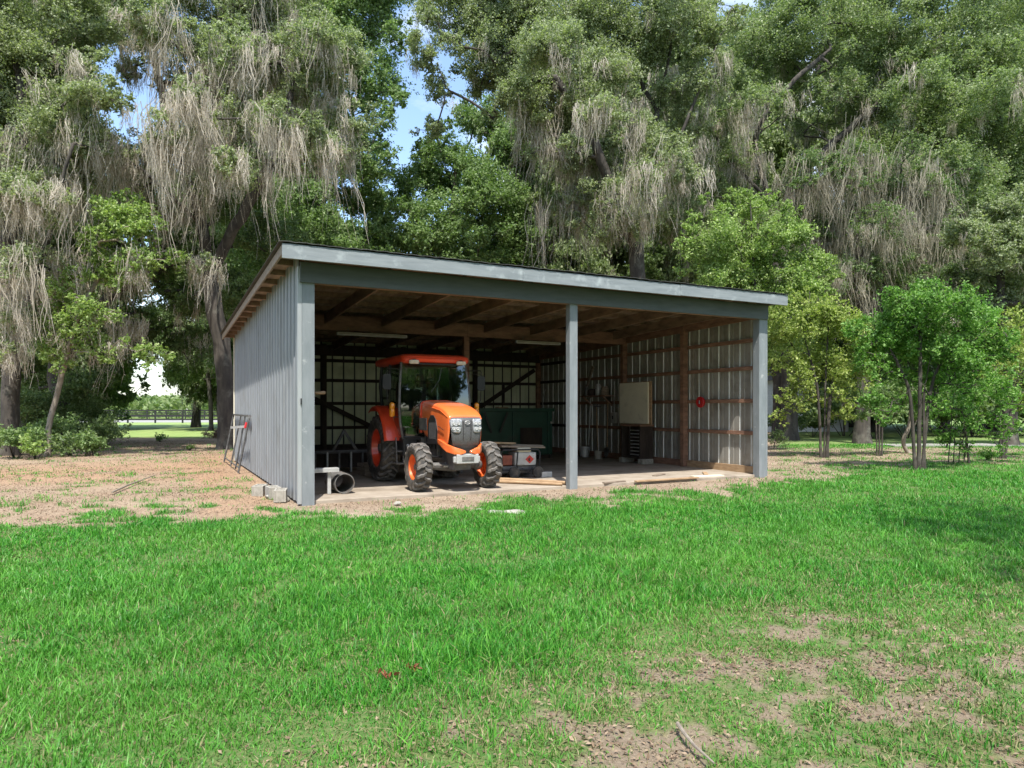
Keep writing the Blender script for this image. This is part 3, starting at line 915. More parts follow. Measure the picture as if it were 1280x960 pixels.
# nose: grille, lamps, emblem, chin
mb = MB()
gs = []
for (z, hw_, y) in ((.80, .215, -.545), (.86, .255, -.585), (1.0, .285, -.612), (1.15, .298, -.615), (1.30, .30, -.60), (1.365, .285, -.585)):
    row = []
    for k in range(13):
        u = -1 + 2*k/12
        row.append((hw_*u, y - .045*(1-u*u), z))
    gs.append(row)
mb.loft(gs, closed=False, cap=False)
gr = mb.build('grille', M['grille'], trac, smooth=True, angle=60)
sd = gr.modifiers.new('t','SOLIDIFY'); sd.thickness = .03; sd.offset = -1
bars = MB()
for k in (-.075, .075):
    bars.tube([(k*.8, -.600, .84), (k, -.660, 1.0), (k, -.664, 1.15), (k*1.0, -.652, 1.30)], .006, 5)
bars.build('grille_rib', M['black'], gr)
for k in range(11):
    z = .86 + k*.026
    hwz = .20 + .06*min(1, (z-.80)/.2)
    MB().tube([(u*hwz, -.555 - .05*min(1,(z-.8)/.2) - .045*(1-u*u) - .002, z) for u in (-1,-.6,-.2,.2,.6,1)], .0035, 4).build('grille_slat', M['black'], gr)
def lampsurf(sx):
    mb = MB(); rows = []
    for (z, a, b, dy) in ((1.085, .150, .245, 0), (1.12, .125, .292, .0), (1.20, .112, .312, .0), (1.28, .108, .318, 0), (1.325, .11, .315, .004), (1.338, .12, .30, .012)):
        row = []
        for k in range(7):
            u = (a + (b-a)*k/6)
            yy = -.618 - .045*(1-min(1,(u/.30))**2) - .012 + dy + (.05 if u > .29 else 0)*((u-.29)/.03)
            row.append((sx*u, yy, z))
        rows.append(row)
    mb.loft(rows, closed=False, cap=False)
    o = mb.build('headlight', M['lens'], trac, smooth=True, angle=60)
    sd = o.modifiers.new('t','SOLIDIFY'); sd.thickness = .02; sd.offset = -1
    # reflector bowls and a dark divider
    for (u, z) in ((.165, 1.255), (.25, 1.255), (.185, 1.16), (.255, 1.165)):
        yy = -.622 - .045*(1-(u/.30)**2) - .008
        MB().lathe([(0, yy-.004), (.018, yy-.014), (.032, yy-.010), (.034, yy)], 'y', c=(sx*u, 0, z), n=16).build('reflector', M['lightgrey'], o, smooth=True)
    MB().tube([(sx*.115, -.672, 1.215), (sx*.2, -.660, 1.205), (sx*.30, -.634, 1.20)], .005, 5).build('lamp_divider', M['black'], o)
lampsurf(-1); lampsurf(1)
# emblem: a bright oval ring round a small bar mark
mb = MB(); pr = [(.048*math.cos(a), -.677, 1.272+.030*math.sin(a)) for a in np.linspace(0, 2*math.pi, 25)]
mb.tube(pr, .0055, 5); mb.tube([(-.026,-.677,1.280),(-.008,-.677,1.266),(0,-.677,1.284),(.008,-.677,1.266),(.026,-.677,1.280)], .004, 4)
mb.build('emblem', M['lightgrey'], gr)
# chin: two orange horns meeting at a notch
for sx in (-1, 1):
    pts = [(sx*.345, -.12, .93), (sx*.345, -.36, .86), (sx*.325, -.52, .805), (sx*.24, -.645, .765), (sx*.13, -.685, .745), (sx*.045, -.690, .742)]
    mb = MB(); secs = []
    for i, p in enumerate(pts):
        a = Vector(pts[max(i-1,0)]); b = Vector(pts[min(i+1,len(pts)-1)]); d = (b-a).normalized(); nx = Vector((0,0,1)).cross(d).normalized()
        h = [.03,.06,.07,.065,.05,.018][i]; w = .025
        P = Vector(p)
        secs.append([tuple(P+nx*w+Vector((0,0,h))), tuple(P-nx*w+Vector((0,0,h))), tuple(P-nx*w-Vector((0,0,h))), tuple(P+nx*w-Vector((0,0,h)))])
    mb.loft(secs); mb.build('chin_guard', M['orange'], trac, smooth=True, angle=50, bevel=.008)
# side panels: orange front cheek, black vent
for sx in (-1, 1):
    mb = MB()
    out = [(-.02,.86),(-.06,1.12),(.02,1.32),(.14,1.40),(.30,1.40),(.42,1.30),(.46,1.10),(.44,.84)]
    vs = [(sx*.352, y, z) for y, z in out] + [(sx*.33, y, z) for y, z in out]
    n = len(out)
    mb.add(vs, [tuple(range(n)), tuple(range(n, 2*n))[::-1]] + [(i, (i+1)%n, n+(i+1)%n, n+i) for i in range(n)])
    sv = mb.build('side_vent', M['black'], trac, bevel=.008)
    for k in range(6):
        MB().box((sx*.352-.004, .02+k*.062, .95), (sx*.352+.004, .05+k*.062, 1.26)).build('vent_slat', M['grille'], sv)
# lower side panel front corner
for sx in (-1, 1):
    MB().tube([(sx*.357, -.42, 1.13), (sx*.360, -.12, 1.20)], .006, 5).build('panel_seam', M['black'], trac)
    MB().box((sx*.345-.02, .50, 1.10), (sx*.345+.02, .90, 1.34)).build('rear_side_cover', M['cast'], trac, bevel=.01)
MB().tube([(.30, .74, 1.5), (.42, .80, 1.5), (.44, .84, 1.7), (.44, .86, 2.25), (.45, .80, 2.34)], .03, 10).build('exhaust_pipe', M['black'], trac, smooth=True) if False else None
# ---- chassis
mb = MB()
mb.box((-.17, -.52, .50), (.17, 1.6, .98)); mb.box((-.24, .25, .55), (.24, .95, 1.35)); mb.box((-.30, .95, .50), (.30, 2.5, .95))
mb.build('engine_block', M['cast'], trac, bevel=.02)
mb = MB()
for i in range(5): mb.tube([(-.27, .30+i*.10, .75), (-.27, .30+i*.10, 1.15)], .03, 8)
mb.tube([(-.26, -.05, .62), (-.30, .2, .60), (-.31, .9, .62)], .022, 8); mb.tube([(.26, -.05, .62), (.30, .2, .60), (.31, .9, .62)], .022, 8)
mb.tube([(-.29, .1, 1.0), (-.32, .4, .9), (-.30, .8, .78)], .018, 8)
mb.build('hoses', M['black'], trac, smooth=True)
mb = MB()
mb.box((-.215, -.70, .53), (.215, -.55, .70)); mb.box((-.26, -.66, .55), (.26, -.60, .66))
mb.build('front_bracket', M['lightgrey'], trac, bevel=.012)
MB().box((-.12, -.712, .58), (.12, -.703, .655)).build('bracket_plate', M['cast'], trac, bevel=.01)
mb = MB()
mb.tube([(-.50, 0, .46), (-.3, 0, .44), (0, -.02, .43), (.3, 0, .44), (.50, 0, .46)], [.06,.075,.10,.075,.06], 14)
for sx in (-1, 1):
    mb.lathe([(0, sx*.58), (.07, sx*.57), (.095, sx*.53), (.10, sx*.46), (.07, sx*.42)], 'x', c=(0, 0, .445), n=20)
    mb.tube([(sx*.50, 0, .35), (sx*.50, 0, .58)], .045, 12)
mb.tube([(-.44, -.14, .47), (.44, -.14, .47)], .016, 8)
mb.box((-.16, -.45, .40), (.16, .35, .52))
mb.build('front_axle', M['cast'], trac, smooth=True, angle=40)
MB().tube([(-.26, -.12, .455), (-.06, -.12, .455)], .03, 12).build('steering_cylinder', M['lightgrey'], trac, smooth=True)
mb = MB(); mb.tube([(-.55, 2.1, .70), (.55, 2.1, .70)], .10, 16); mb.box((-.28, 1.7, .42), (.28, 2.55, .85)); mb.build('rear_axle', M['cast'], trac, smooth=True, angle=40)
# steps and tank on the viewer's side
mb = MB(); mb.box((-.66, 1.0, .58), (-.36, 1.42, .95)); mb.box((.36, 1.0, .58), (.66, 1.42, .95)); mb.build('fuel_tank', M['black'], trac, bevel=.03)
for sx in (-1, 1):
    mb = MB(); mb.box((sx*.70-.09, 1.02, .42), (sx*.70+.09, 1.30, .45)); mb.box((sx*.70-.09, 1.06, .66), (sx*.70+.09, 1.30, .69))
    mb.beam((sx*.64, 1.03, .42), (sx*.64, 1.16, .95), .02, .05); mb.beam((sx*.78, 1.03, .42), (sx*.76, 1.16, .95), .02, .05)
    mb.build('step', M['cast'], trac, bevel=.004)
MB().tube([(-.40, .86, .60), (-.56, 1.0, .78), (-.60, 1.12, .86)], .035, 10).build('lift_arm', M['lightgrey'], trac, smooth=True)
# ---- fenders
for sx in (-1, 1):
    mb = MB(); secs = []
    for k in range(15):
        a = R(12 + k*(118-12)/14)     # from the front down low, over the top
        r_ = .87
        y = 2.10 - r_*math.cos(a); z = RW + r_*math.sin(a)*1.02
        xin, xo = sx*.60, sx*.96
        dip = .05
        nx = (-math.cos(a)*-1, math.sin(a))
        def off(d): return (y - math.cos(a)*d*-1*-1, z + math.sin(a)*d)
        def P(x, d): return (x, 2.10 - (r_+d)*math.cos(a), RW + (r_+d)*math.sin(a)*1.02)
        secs.append([P(xin, 0), P(xin+(xo-xin)*.8, 0), P(xo-sx*.02, -.015), P(xo, -.06), P(xo-sx*.02, -.06), P(xo-sx*.04, -.03), P(xin+(xo-xin)*.75, -.02), P(xin, -.02)])
    mb.loft(secs); mb.build('fender', M['red'], trac, smooth=True, angle=50)
# inner wheel panels and cab floor
mb = MB()
for sx in (-1, 1):
    pts = [(1.10,.95),(1.24,1.10),(1.40,1.40),(1.75,1.58),(2.35,1.60),(2.62,1.45),(2.62,.95)]
    n = len(pts); x = sx*.60
    mb.add([(x, y, z) for y, z in pts]+[(x-sx*.02, y, z) for y, z in pts], [tuple(range(n)), tuple(range(n,2*n))[::-1]]+[(i,(i+1)%n,n+(i+1)%n,n+i) for i in range(n)])
mb.box((-.60, .98, .90), (.60, 2.6, .96))
mb.build('cab_floor', M['black'], trac, bevel=.006)
# ---- cab frame
def pillar(pts, r_): return MB().tube(pts, r_, 10).build('cab_pillar', M['black'], trac, smooth=True)
for sx in (-1, 1):
    MB().tube([(sx*.66, 1.02, .93), (sx*.73, .98, 1.25), (sx*.755, .965, 1.55), (sx*.735, .99, 2.0), (sx*.68, 1.06, 2.44)], .026, 10).build('cab_pillar', M['cast'], trac, smooth=True)
    pillar([(sx*.64, 1.85, 1.55), (sx*.70, 1.86, 2.0), (sx*.66, 1.88, 2.44)], .032)
    pillar([(sx*.60, 2.62, 1.45), (sx*.64, 2.66, 2.0), (sx*.62, 2.60, 2.44)], .036)
    MB().tube([(sx*.755, .98, 1.55), (sx*.74, 1.4, 1.55), (sx*.70, 1.85, 1.58)], .012, 6).build('door_rail', M['black'], trac, smooth=True)
    # door glass: framed, curved panes
    mb = MB(); rows = []
    for z, xb, y0 in ((.98, .665, 1.05), (1.25, .725, 1.0), (1.55, .75, .99), (2.0, .73, 1.01), (2.42, .68, 1.08)):
        rows.append([(sx*xb, y0+.02, z), (sx*(xb-.01), 1.45, z), (sx*(xb-.035), 1.84 if z > 1.5 else 1.30+.35*(z-.98), z)])
    mb.loft(rows, closed=False, cap=False); mb.build('door_glass', M['glass'], trac, smooth=True, angle=180)
    mb = MB(); mb.loft([[(sx*.66, 1.88, 1.6), (sx*.62, 2.62, 1.6)], [(sx*.70, 1.88, 2.0), (sx*.64, 2.66, 2.0)], [(sx*.66, 1.90, 2.42), (sx*.62, 2.60, 2.42)]], closed=False, cap=False)
    mb.build('quarter_glass', M['glass'], trac, smooth=True, angle=180)
mb = MB(); rows = []
for z, xb, y in ((.98, .64, .995), (1.25, .705, .955), (1.55, .73, .94), (2.0, .71, .965), (2.42, .665, 1.03)):
    rows.append([(xb*u, y - .05*(1-u*u), z) for u in (-1,-.75,-.5,-.25,0,.25,.5,.75,1)])
mb.loft(rows, closed=False, cap=False); mb.build('windshield', M['glass'], trac, smooth=True, angle=180)
mb = MB(); mb.loft([[(-.60, 2.66, 1.5), (.60, 2.66, 1.5)], [(-.62, 2.68, 2.0), (.62, 2.68, 2.0)], [(-.60, 2.62, 2.42), (.60, 2.62, 2.42)]], closed=False, cap=False); mb.build('rear_glass', M['glass'], trac)
# lower front frame
MB().tube([(-.66, 1.0, .96), (0, .95, .96), (.66, 1.0, .96)], .02, 8).build('cab_sill', M['black'], trac, smooth=True)
# wiper
MB().tube([(.1, .885, 2.36), (.05, .87, 2.1), (-.12, .872, 1.85)], .007, 5).build('wiper', M['black'], trac)
# ---- roof
mb = MB(); secs = []
for (z, w, y0, y1, r_) in ((2.43, 1.30, .93, 2.78, .10), (2.455, 1.40, .86, 2.86, .12), (2.51, 1.44, .83, 2.90, .14), (2.565, 1.42, .85, 2.88, .14), (2.605, 1.30, .93, 2.80, .14), (2.625, 1.0, 1.12, 2.6, .14)):
    pr = rrect(w, y1-y0, r_, 5)
    secs.append([(p[0], p[1]+(y0+y1)/2, z) for p in pr])
mb.loft(secs); rf = mb.build('cab_roof', M['red'], trac, smooth=True, angle=30)
MB().box((-.55, .88, 2.40), (.55, .98, 2.435)).build('visor', M['black'], trac, bevel=.01)
for sx in (-1, 1):
    o = MB().loft([[(sx*.50+p[0], .835, 2.445+p[1]) for p in rrect(.20, .075, .03)], [(sx*.50+p[0]*1.02, .80, 2.445+p[1]*1.05) for p in rrect(.20, .075, .03)], [(sx*.50+p[0]*.9, .788, 2.445+p[1]*.85) for p in rrect(.20, .075, .03)]]).build('work_light', M['lamp'], trac, smooth=True, angle=40)
    MB().box((sx*.50-.025, .80, 2.43), (sx*.50+.025, .86, 2.50)).build('bracket', M['black'], o)
    # mirrors
    arm = MB().tube([(sx*.70, 1.02, 2.30), (sx*.86, .98, 2.31), (sx*1.0, .96, 2.31), (sx*1.015, .96, 2.28), (sx*1.015, .96, 2.20)], .010, 6); arm.tube([(sx*.72, 1.02, 2.24), (sx*1.0, .96, 2.24)], .007, 6)
    arm.tube([(sx*1.01, .96, 1.92), (sx*1.0, .96, 1.70), (sx*.96, .97, 1.62)], .008, 6)
    m_ = arm.build('mirror_arm', M['black'], trac, smooth=True)
    MB().loft([[(sx*1.01+p[0], .94, 2.05+p[1]) for p in rrect(.17, .30, .04)], [(sx*1.01+p[0]*1.03, .965, 2.05+p[1]*1.02) for p in rrect(.17, .30, .04)], [(sx*1.01+p[0]*.8, .995, 2.05+p[1]*.85) for p in rrect(.17, .30, .04)]]).build('mirror', M['black'], trac, smooth=True, angle=40)
    # turn signals on stalks
    MB().tube([(sx*.76, 1.0, 1.36), (sx*.86, .97, 1.36), (sx*.90, .96, 1.40)], .012, 6).build('signal_stalk', M['black'], trac, smooth=True)
    o = MB().tube([(sx*.905, .95, 1.36), (sx*.905, .95, 1.385), (sx*.905, .95, 1.50), (sx*.905, .95, 1.515), (sx*.905, .95, 1.53), (sx*.905, .95, 1.62), (sx*.905, .95, 1.645)], [.025, .052, .055, .042, .052, .05, .022], 14).build('turn_signal', M['amber'], trac, smooth=True, angle=60)
    MB().box((sx*.905-.03, .955, 1.36), (sx*.905+.03, 1.01, 1.64)).build('signal_back', M['black'], o, bevel=.01)
# ---- inside the cab
mb = MB(); mb.loft([[(p[0], 1.95+p[1], 1.18) for p in rrect(.50, .50, .1)], [(p[0], 1.95+p[1], 1.32) for p in rrect(.54, .52, .12)]])
seat = mb.build('seat', M['black'], trac, smooth=True, angle=40, bevel=.02)
mb = MB(); mb.loft([[(p[0], 2.20+.02, 1.32+.30+p[1]) for p in rrect(.50, .60, .12)], [(p[0], 2.32, 1.34+.32+p[1]) for p in rrect(.46, .58, .12)]])
mb.build('seat_back', M['black'], seat, smooth=True, angle=40)
mb = MB(); pr = [(.19*math.cos(a), 1.48+.10*math.sin(a), 1.66+.15*math.sin(a)) for a in np.linspace(0, 2*math.pi, 25)]
mb.tube(pr, .014, 6); mb.tube([(0, 1.48, 1.66), (0, 1.25, 1.35), (0, 1.1, 1.0)], .04, 8); mb.tube([(-.19,1.48,1.66),(.19,1.48,1.66)], .010, 5)
mb.build('steering_wheel', M['black'], trac, smooth=True)
mb = MB(); mb.loft([[(p[0], 1.02, 1.30+p[1]) for p in rrect(.56, .62, .1)], [(p[0], 1.26, 1.27+p[1]) for p in rrect(.44, .56, .1)]]); mb.build('dashboard', M['black'], trac, smooth=True, angle=40)
MB().cbox((.43, 2.0, 1.36), (.14, .5, .12)).cbox((-.43, 2.0, 1.36), (.14, .5, .12)).build('console', M['black'], trac, bevel=.02)
# cowl between hood and windshield
mb = MB(); mb.loft([hood_sec(.80, .70, 1.05, 1.69, .09), hood_sec(.93, .70, 1.05, 1.685, .09)], closed=False, cap=False); o = mb.build('cowl', M['red'], trac, smooth=True, angle=50); sd = o.modifiers.new('t','SOLIDIFY'); sd.thickness = .02; sd.offset = -1
# ------------------------------------------------------------------ things in and round the barn
def place(o, t, s, z=.03, rot=0.0):
    o.location = SH(t, s, z); o.rotation_euler = (0, 0, YAW+rot); return o

# lamps under the tie beams
def tube_lamp(t0, t1, s, z, label):
    e = empty('strip_light', SH((t0+t1)/2, s, z), YAW, label, 'light', 'strip lights under the tie beam')
    h = (t1-t0)/2
    MB().box((-h, -.035, -.02), (h, .035, .03)).build('housing', M['tubewhite'], e, bevel=.006)
    for sx in (-1, 1): MB().box((sx*h-.02, -.04, -.045), (sx*h+.02, .04, .02)).build('end_cap', M['lightgrey'], e, bevel=.004)
    MB().tube([(-h+.02, 0, -.035), (h-.02, 0, -.035)], .018, 10).build('lamp_tube', M['white'], e, smooth=True)
    for sx in (-.7, .7): MB().tube([(sx*h, 0, .03), (sx*h, 0, .14)], .006, 5).build('hanger', M['steel'], e)
    return e
tube_lamp(1.75, 3.45, D/2-.30, 3.36, 'long pale strip light hanging above the tractor cab')
tube_lamp(6.55, 7.9, D/2-.30, 3.37, 'short strip light behind the middle front post')
o = MB().tube([(5.9,0,3.46),(6.0,0,3.36),(6.2,0,3.33),(6.35,0,3.36),(6.45,0,3.30),(6.6,0,3.38)], .008, 5).build('hanging_cable', M['black'], None); place(o, 0, D/2-.2, 0); tag(o, 'thin dark cable looped under the brown tie beam', 'cable')

# culvert pipe, shelf board and prop by the left post
e = MB(); e.lathe([(.205, -.5), (.205, .5), (.19, .5), (.19, -.5)], 'y', n=36, close=True)
for k in range(9): e.lathe([(.205, -.46+k*.115), (.214, -.44+k*.115), (.205, -.42+k*.115)], 'y', n=36)
o = e.build('metal_pipe', M['steel'], None, smooth=True, angle=40); place(o, .90, 1.20, .215); o.scale = (.87, .87, .87); tag(o, 'short wide ribbed metal pipe lying just inside the left post', 'pipe')
e = empty('bench_stand', SH(.62, .80, .03), YAW, 'low grey board on one upright leg in front of the metal pipe', 'stand')
MB().box((-.40, -.09, .40), (.17, .09, .475)).build('board', M['lightgrey'], e, bevel=.006)
MB().box((-.02, -.03, .0), (.04, .03, .40)).build('leg', M['lightgrey'], e, bevel=.004)
MB().box((-.17, -.05, -.02), (.22, .05, .012)).build('foot', M['woodgrey'], e, bevel=.006)

# dark implement and crates behind the pipe
e = empty('box_blade', SH(1.9, 5.0, .03), YAW, 'dark steel box blade with a toothed bar, left of the rear tractor wheel', 'implement')
MB().box((-.85, .2, .10), (.85, .26, .55)).build('back_plate', M['wooddark'], e, bevel=.01)
for sx in (-1, 1): MB().box((sx*.85-.02, -.25, .05), (sx*.85+.02, .26, .55)).build('end_plate', M['wooddark'], e, bevel=.01)
MB().tube([(-.83, -.1, .5), (.83, -.1, .5)], .04, 8).build('cross_tube', M['cast'], e)
for k in range(6): MB().box((-.7+k*.28-.02, -.14, .02), (-.7+k*.28+.02, -.06, .5)).build('tooth', M['lightgrey'] if k % 2 else M['cast'], e, bevel=.004)
mb = MB(); mb.beam((-.3, -.1, .5), (0, .0, 1.0), .04, .06); mb.beam((.3, -.1, .5), (0, .0, 1.0), .04, .06); mb.build('hitch_frame', M['cast'], e)
def crate(name, t, s, z, w, d, h, mat, rot, label, cat, grp=None):
    e = empty(name, SH(t, s, z), YAW+rot, label, cat, grp)
    th = .018
    for k in range(3):
        z0 = .02 + k*(h-.02)/3; z1 = z0 + (h-.02)/3 - .02
        MB().box((-w/2, -d/2, z0), (w/2, -d/2+th, z1)).box((-w/2, d/2-th, z0), (w/2, d/2, z1)).box((-w/2, -d/2+th, z0), (-w/2+th, d/2-th, z1)).box((w/2-th, -d/2+th, z0), (w/2, d/2-th, z1)).build('side_slat', M[mat], e, bevel=.003)
    MB().box((-w/2+th, -d/2+th, .0), (w/2-th, d/2-th, .02)).build('bottom', M[mat], e)
    return e
crate('crate', 2.35, 4.1, .03, .6, .4, .3, 'woodgrey', .2, 'grey slatted crate on the floor behind the metal pipe', 'crate')

# orange work lamp / handle sticking out by the left post
o = MB().tube([(0,0,0),(.02,.0,.004),(.17,.0,.01),(.19,0,.01)], [.018,.03,.03,.02], 8).build('tool_handle', M['woodlight'], None, smooth=True); place(o, .42, 1.0, 1.83); tag(o, 'short pale wooden tool handle poking out behind the left front post', 'tool')
place(MB().box((-.3, -.03, -.015), (.02, .03, .0)).build('wall_bracket', M['wooddark'], None), .42, 1.0, 1.812)
tag(bpy.data.objects['wall_bracket'], 'small dark bracket behind the left front post', 'bracket')
bpy.data.objects.remove(bpy.data.objects['wall_bracket'])

# large dark green bin
e = empty('storage_bin', SH(7.4, 7.6, .03), YAW, 'large dark green metal bin against the back of the barn', 'bin')
MB().box((-1.35, -.75, .12), (1.35, .75, 1.50)).build('body', M['greenbin'], e, bevel=.03)
MB().box((-1.4, -.80, 1.44), (1.4, -.752, 1.54)).box((-1.4, .752, 1.44), (1.4, .80, 1.54)).build('rim', M['greenbin'], e, bevel=.01)
for x in (-1.2, .0, 1.2): MB().box((x-.05, -.80, .14), (x+.05, -.752, 1.43)).build('rib', M['greenbin'], e, bevel=.01)
MB().box((-1.3, -.7, .0), (1.3, -.5, .12)).box((-1.3, .5, .0), (1.3, .7, .12)).build('skid', M['wooddark'], e)
MB().box((.2, -.815, .42), (.95, -.803, .95)).build('hatch', M['wooddark'], e, bevel=.01)
o = MB().tube([(1.27, -.78, 1.10), (1.27, -.83, 1.10)], .035, 10).build('knob', M['lightgrey'], e, smooth=True)
for i,(x0, x1) in enumerate(((-1.0, -.78), (-.25, -.5))):
    o = MB().beam((x0, 0, 1.42), (x1, 0, .82), .02, .06).build('webbing_strap', M['black'], None)
    place(o, 7.4, 7.6-.86, .03); tag(o, ('black strap hanging nearest the tractor on the green bin', 'black strap hanging nearer the middle of the green bin')[i], 'strap')
o = MB().box((-.35, -.12, 0), (.0, .10, .03)).box((-.42, -.08, .031), (-.08, .15, .06)).build('wood_scraps', M['woodlight'], None, bevel=.003); place(o, 7.5, 7.3, 1.54); tag(o, 'small pale wood offcuts lying on the rim of the green bin', 'offcuts')

# machine on wheels with a framed white tank, planks across it
gx, gs = 5.05, 2.15
e = empty('portable_generator', SH(gx, gs, .03), YAW-.1, 'portable generator with a white tank, a red diamond mark and a black tube frame', 'generator')
for (x, s) in ((-.34, -.26), (.34, -.26)):
    pass
mb = MB()
for sy in (-.27, .27):
    mb.tube([(-.42, sy, .18), (-.44, sy, .56), (-.40, sy, .62), (.42, sy, .62), (.47, sy, .56), (.46, sy, .18), (-.42, sy, .18)], .018, 8)
for x in (-.40, .40): mb.tube([(x, -.27, .62), (x, .27, .62)], .016, 8)
mb.build('frame', M['black'], e, smooth=True)
MB().box((-.12, -.24, .27), (.40, .20, .56)).build('tank', M['white'], e, bevel=.03)
MB().box((-.40, -.22, .28), (-.16, .18, .50)).build('engine_cover', M['rust'], e, bevel=.02)
MB().box((-.05, -.22, .56), (.28, .15, .66)).build('lid', M['plaster'], e, bevel=.02)
lb = MB().box((.10, -.249, .28), (.36, -.243, .53)).build('label', M['white'], e)
MB().add([(.23, -.2525, .31), (.335, -.2525, .405), (.23, -.2525, .50), (.125, -.2525, .405)], [(0,1,2,3)]).build('diamond_mark', M['redsign'], lb)
fl_ = MB().tube([(.23, -.254, .37), (.215, -.254, .40), (.232, -.254, .445)], [.018, .022, .003], 6).build('flame_mark', M['black'], lb)
MB().box((-.42, -.2, .10), (.42, .2, .26)).build('motor', M['cast'], e, bevel=.02)
mb = MB(); mb.tube([(-.05, -.26, .58), (-.08, -.27, .3), (-.05, -.26, .16)], .014, 6); mb.tube([(.05,-.24,.2),(.2,-.27,.12),(.3,-.24,.22)], .02, 6); mb.build('hose', M['black'], e, smooth=True)
for (x, s) in ((-.16, -.33), (.40, -.33), (-.16, .33), (.40, .33)):
    w = MB().lathe([(0, s-.03), (.10, s-.03), (.125, s-.02), (.125, s+.03), (.10, s+.035), (0, s+.03)], 'y', c=(x, 0, .125), n=22).build('wheel', M['rubber'], e, smooth=True, angle=40)
for i,(x0, x1, s, z, rot, mm, lab) in enumerate(((-.50, .68, -.12, .71, .12, 'woodgrey', 'grey plank lying on the portable generator'), (-.42, .72, .08, .742, .03, 'woodgrey', 'darker upper plank lying across the portable generator'), (-.72, -.05, .05, .78, .3, 'woodlight', 'short yellowish board on top of the planks by the tractor wheel'))):
    o = MB().box((x0, -.09, -.018), (x1, .09, .018)).build('plank', M[mm], None, bevel=.003); place(o, gx, gs+s, z, rot); o.rotation_euler[1] = .05; tag(o, lab, 'plank', 'boards stacked on the generator')
o = MB().box((-.14, -.10, 0), (.14, .10, .12)).build('white_box', M['white'], None, bevel=.01); place(o, 5.62, 1.85, .03, .1); tag(o, 'small white box on the floor right of the generator', 'box')
# long poles on the floor
for i,(a, b, r_, lab) in enumerate((((4.15, 1.55), (5.17, .22), .045, 'pale thick pole lying on the floor up to the middle post'), ((4.0, 1.25), (5.02, .10), .035, 'thinner weathered pole lying in front of the thick one'), ((4.35, 1.75), (5.05, .62), .03, 'short dark yellow pole behind the two others'))):
    p, q = SH(a[0], a[1], r_+.03), SH(b[0], b[1], r_+.03)
    mid = tuple((p[k]+q[k])/2 for k in range(3))
    o = MB().tube([tuple(p[k]-mid[k] for k in range(3)), (0.01,.0,.004), tuple(q[k]-mid[k] for k in range(3))], [r_, r_*.95, r_*.8], 10).build('wooden_pole', M['woodlight'], None, smooth=True, angle=50)
    o.location = mid; tag(o, lab, 'pole', 'poles lying beside the generator')
# boards and scraps along the front edge, right bay
for (t, s, l, w, rot, mat, lab) in ((7.6, .05, 1.7, .09, .02, 'woodlight', 'long flat board lying along the front edge of the right bay'), (8.9, .25, .8, .16, -.1, 'plaster', 'short pale board lying near the right front post'),
                                    (8.1, .95, .5, .12, .5, 'woodgrey', 'grey offcut lying on the floor of the right bay'), (9.3, .75, .55, .10, .9, 'woodlight', 'pale offcut beside the right wall skirting'), (6.3, .15, .6, .08, .15, 'woodgrey', 'thin grey slat right of the middle front post')):
    o = MB().box((-l/2, -w/2, 0), (l/2, w/2, .03)).build('board', M[mat], None, bevel=.004); place(o, t, s, .03 if s > .1 else .03, rot); tag(o, lab, 'board', 'boards lying on the barn floor')
    if s < .1: o.location.z = .032

# cream panel leaning on the right wall, slatted case on blocks
e = empty('leaning_panel', SH(W-.60, 4.10, 1.14), YAW, 'big cream coloured board standing on the slatted cabinet against the wall', 'panel')
MB().box((-.02, -.60, .0), (.02, .70, 1.14)).build('board', M['plaster'], e, bevel=.004)
MB().box((.021, -.70, -.02), (.05, .60, 1.16)).build('backing', M['woodlight'], e, bevel=.004)
e = empty('slatted_cabinet', SH(W-.45, 4.15, .17), YAW, 'dark wooden cabinet with silver slats standing on concrete blocks', 'cabinet'); e.scale = (1, .78, .96)
MB().box((-.22, -.50, .0), (.22, -.43, .93)).build('side_panel', M['wooddark'], e, bevel=.004)
MB().box((-.22, .58, .0), (.22, .65, .93)).build('side_panel', M['wooddark'], e, bevel=.004)
MB().box((-.24, -.52, .93), (.24, .67, .98)).build('top', M['wood'], e, bevel=.004)
MB().box((-.22, -.43, .0), (.22, .58, .05)).build('bottom', M['wooddark'], e, bevel=.004)
MB().box((.16, -.43, .05), (.22, .58, .93)).build('back', M['wooddark'], e)
MB().box((-.225, .10, .05), (-.19, .16, .93)).build('divider', M['wooddark'], e)
for k in range(8): MB().box((-.215, -.41, .10+k*.10), (-.10, .09, .125+k*.10)).build('drawer_slat', M['lightgrey'], e, bevel=.003)
def cblock(t, s, z, rot, label, grp, cat='block', wz=SH):
    mb = MB()
    w, d, h = .40, .20, .20
    mb.box((-w/2, -d/2, 0), (w/2, -d/2+.035, h)); mb.box((-w/2, d/2-.035, 0), (w/2, d/2, h))
    for x in (-w/2, -.018, w/2-.036): mb.box((x, -d/2+.035, 0), (x+.036, d/2-.035, h))
    o = mb.build('concrete_block', M['block'], None, bevel=.006)
    o.location = SH(t, s, z); o.rotation_euler = (0, 0, YAW+rot); tag(o, label, 'block', grp); return o
o = cblock(W-.50, 3.75, .03, .1, 'concrete block under the near end of the slatted cabinet', 'concrete blocks under the cabinet'); o.scale = (1,1,.68)
o = cblock(W-.50, 4.62, .03, -.1, 'concrete block under the far end of the slatted cabinet', 'concrete blocks under the cabinet'); o.scale = (1,1,.68)

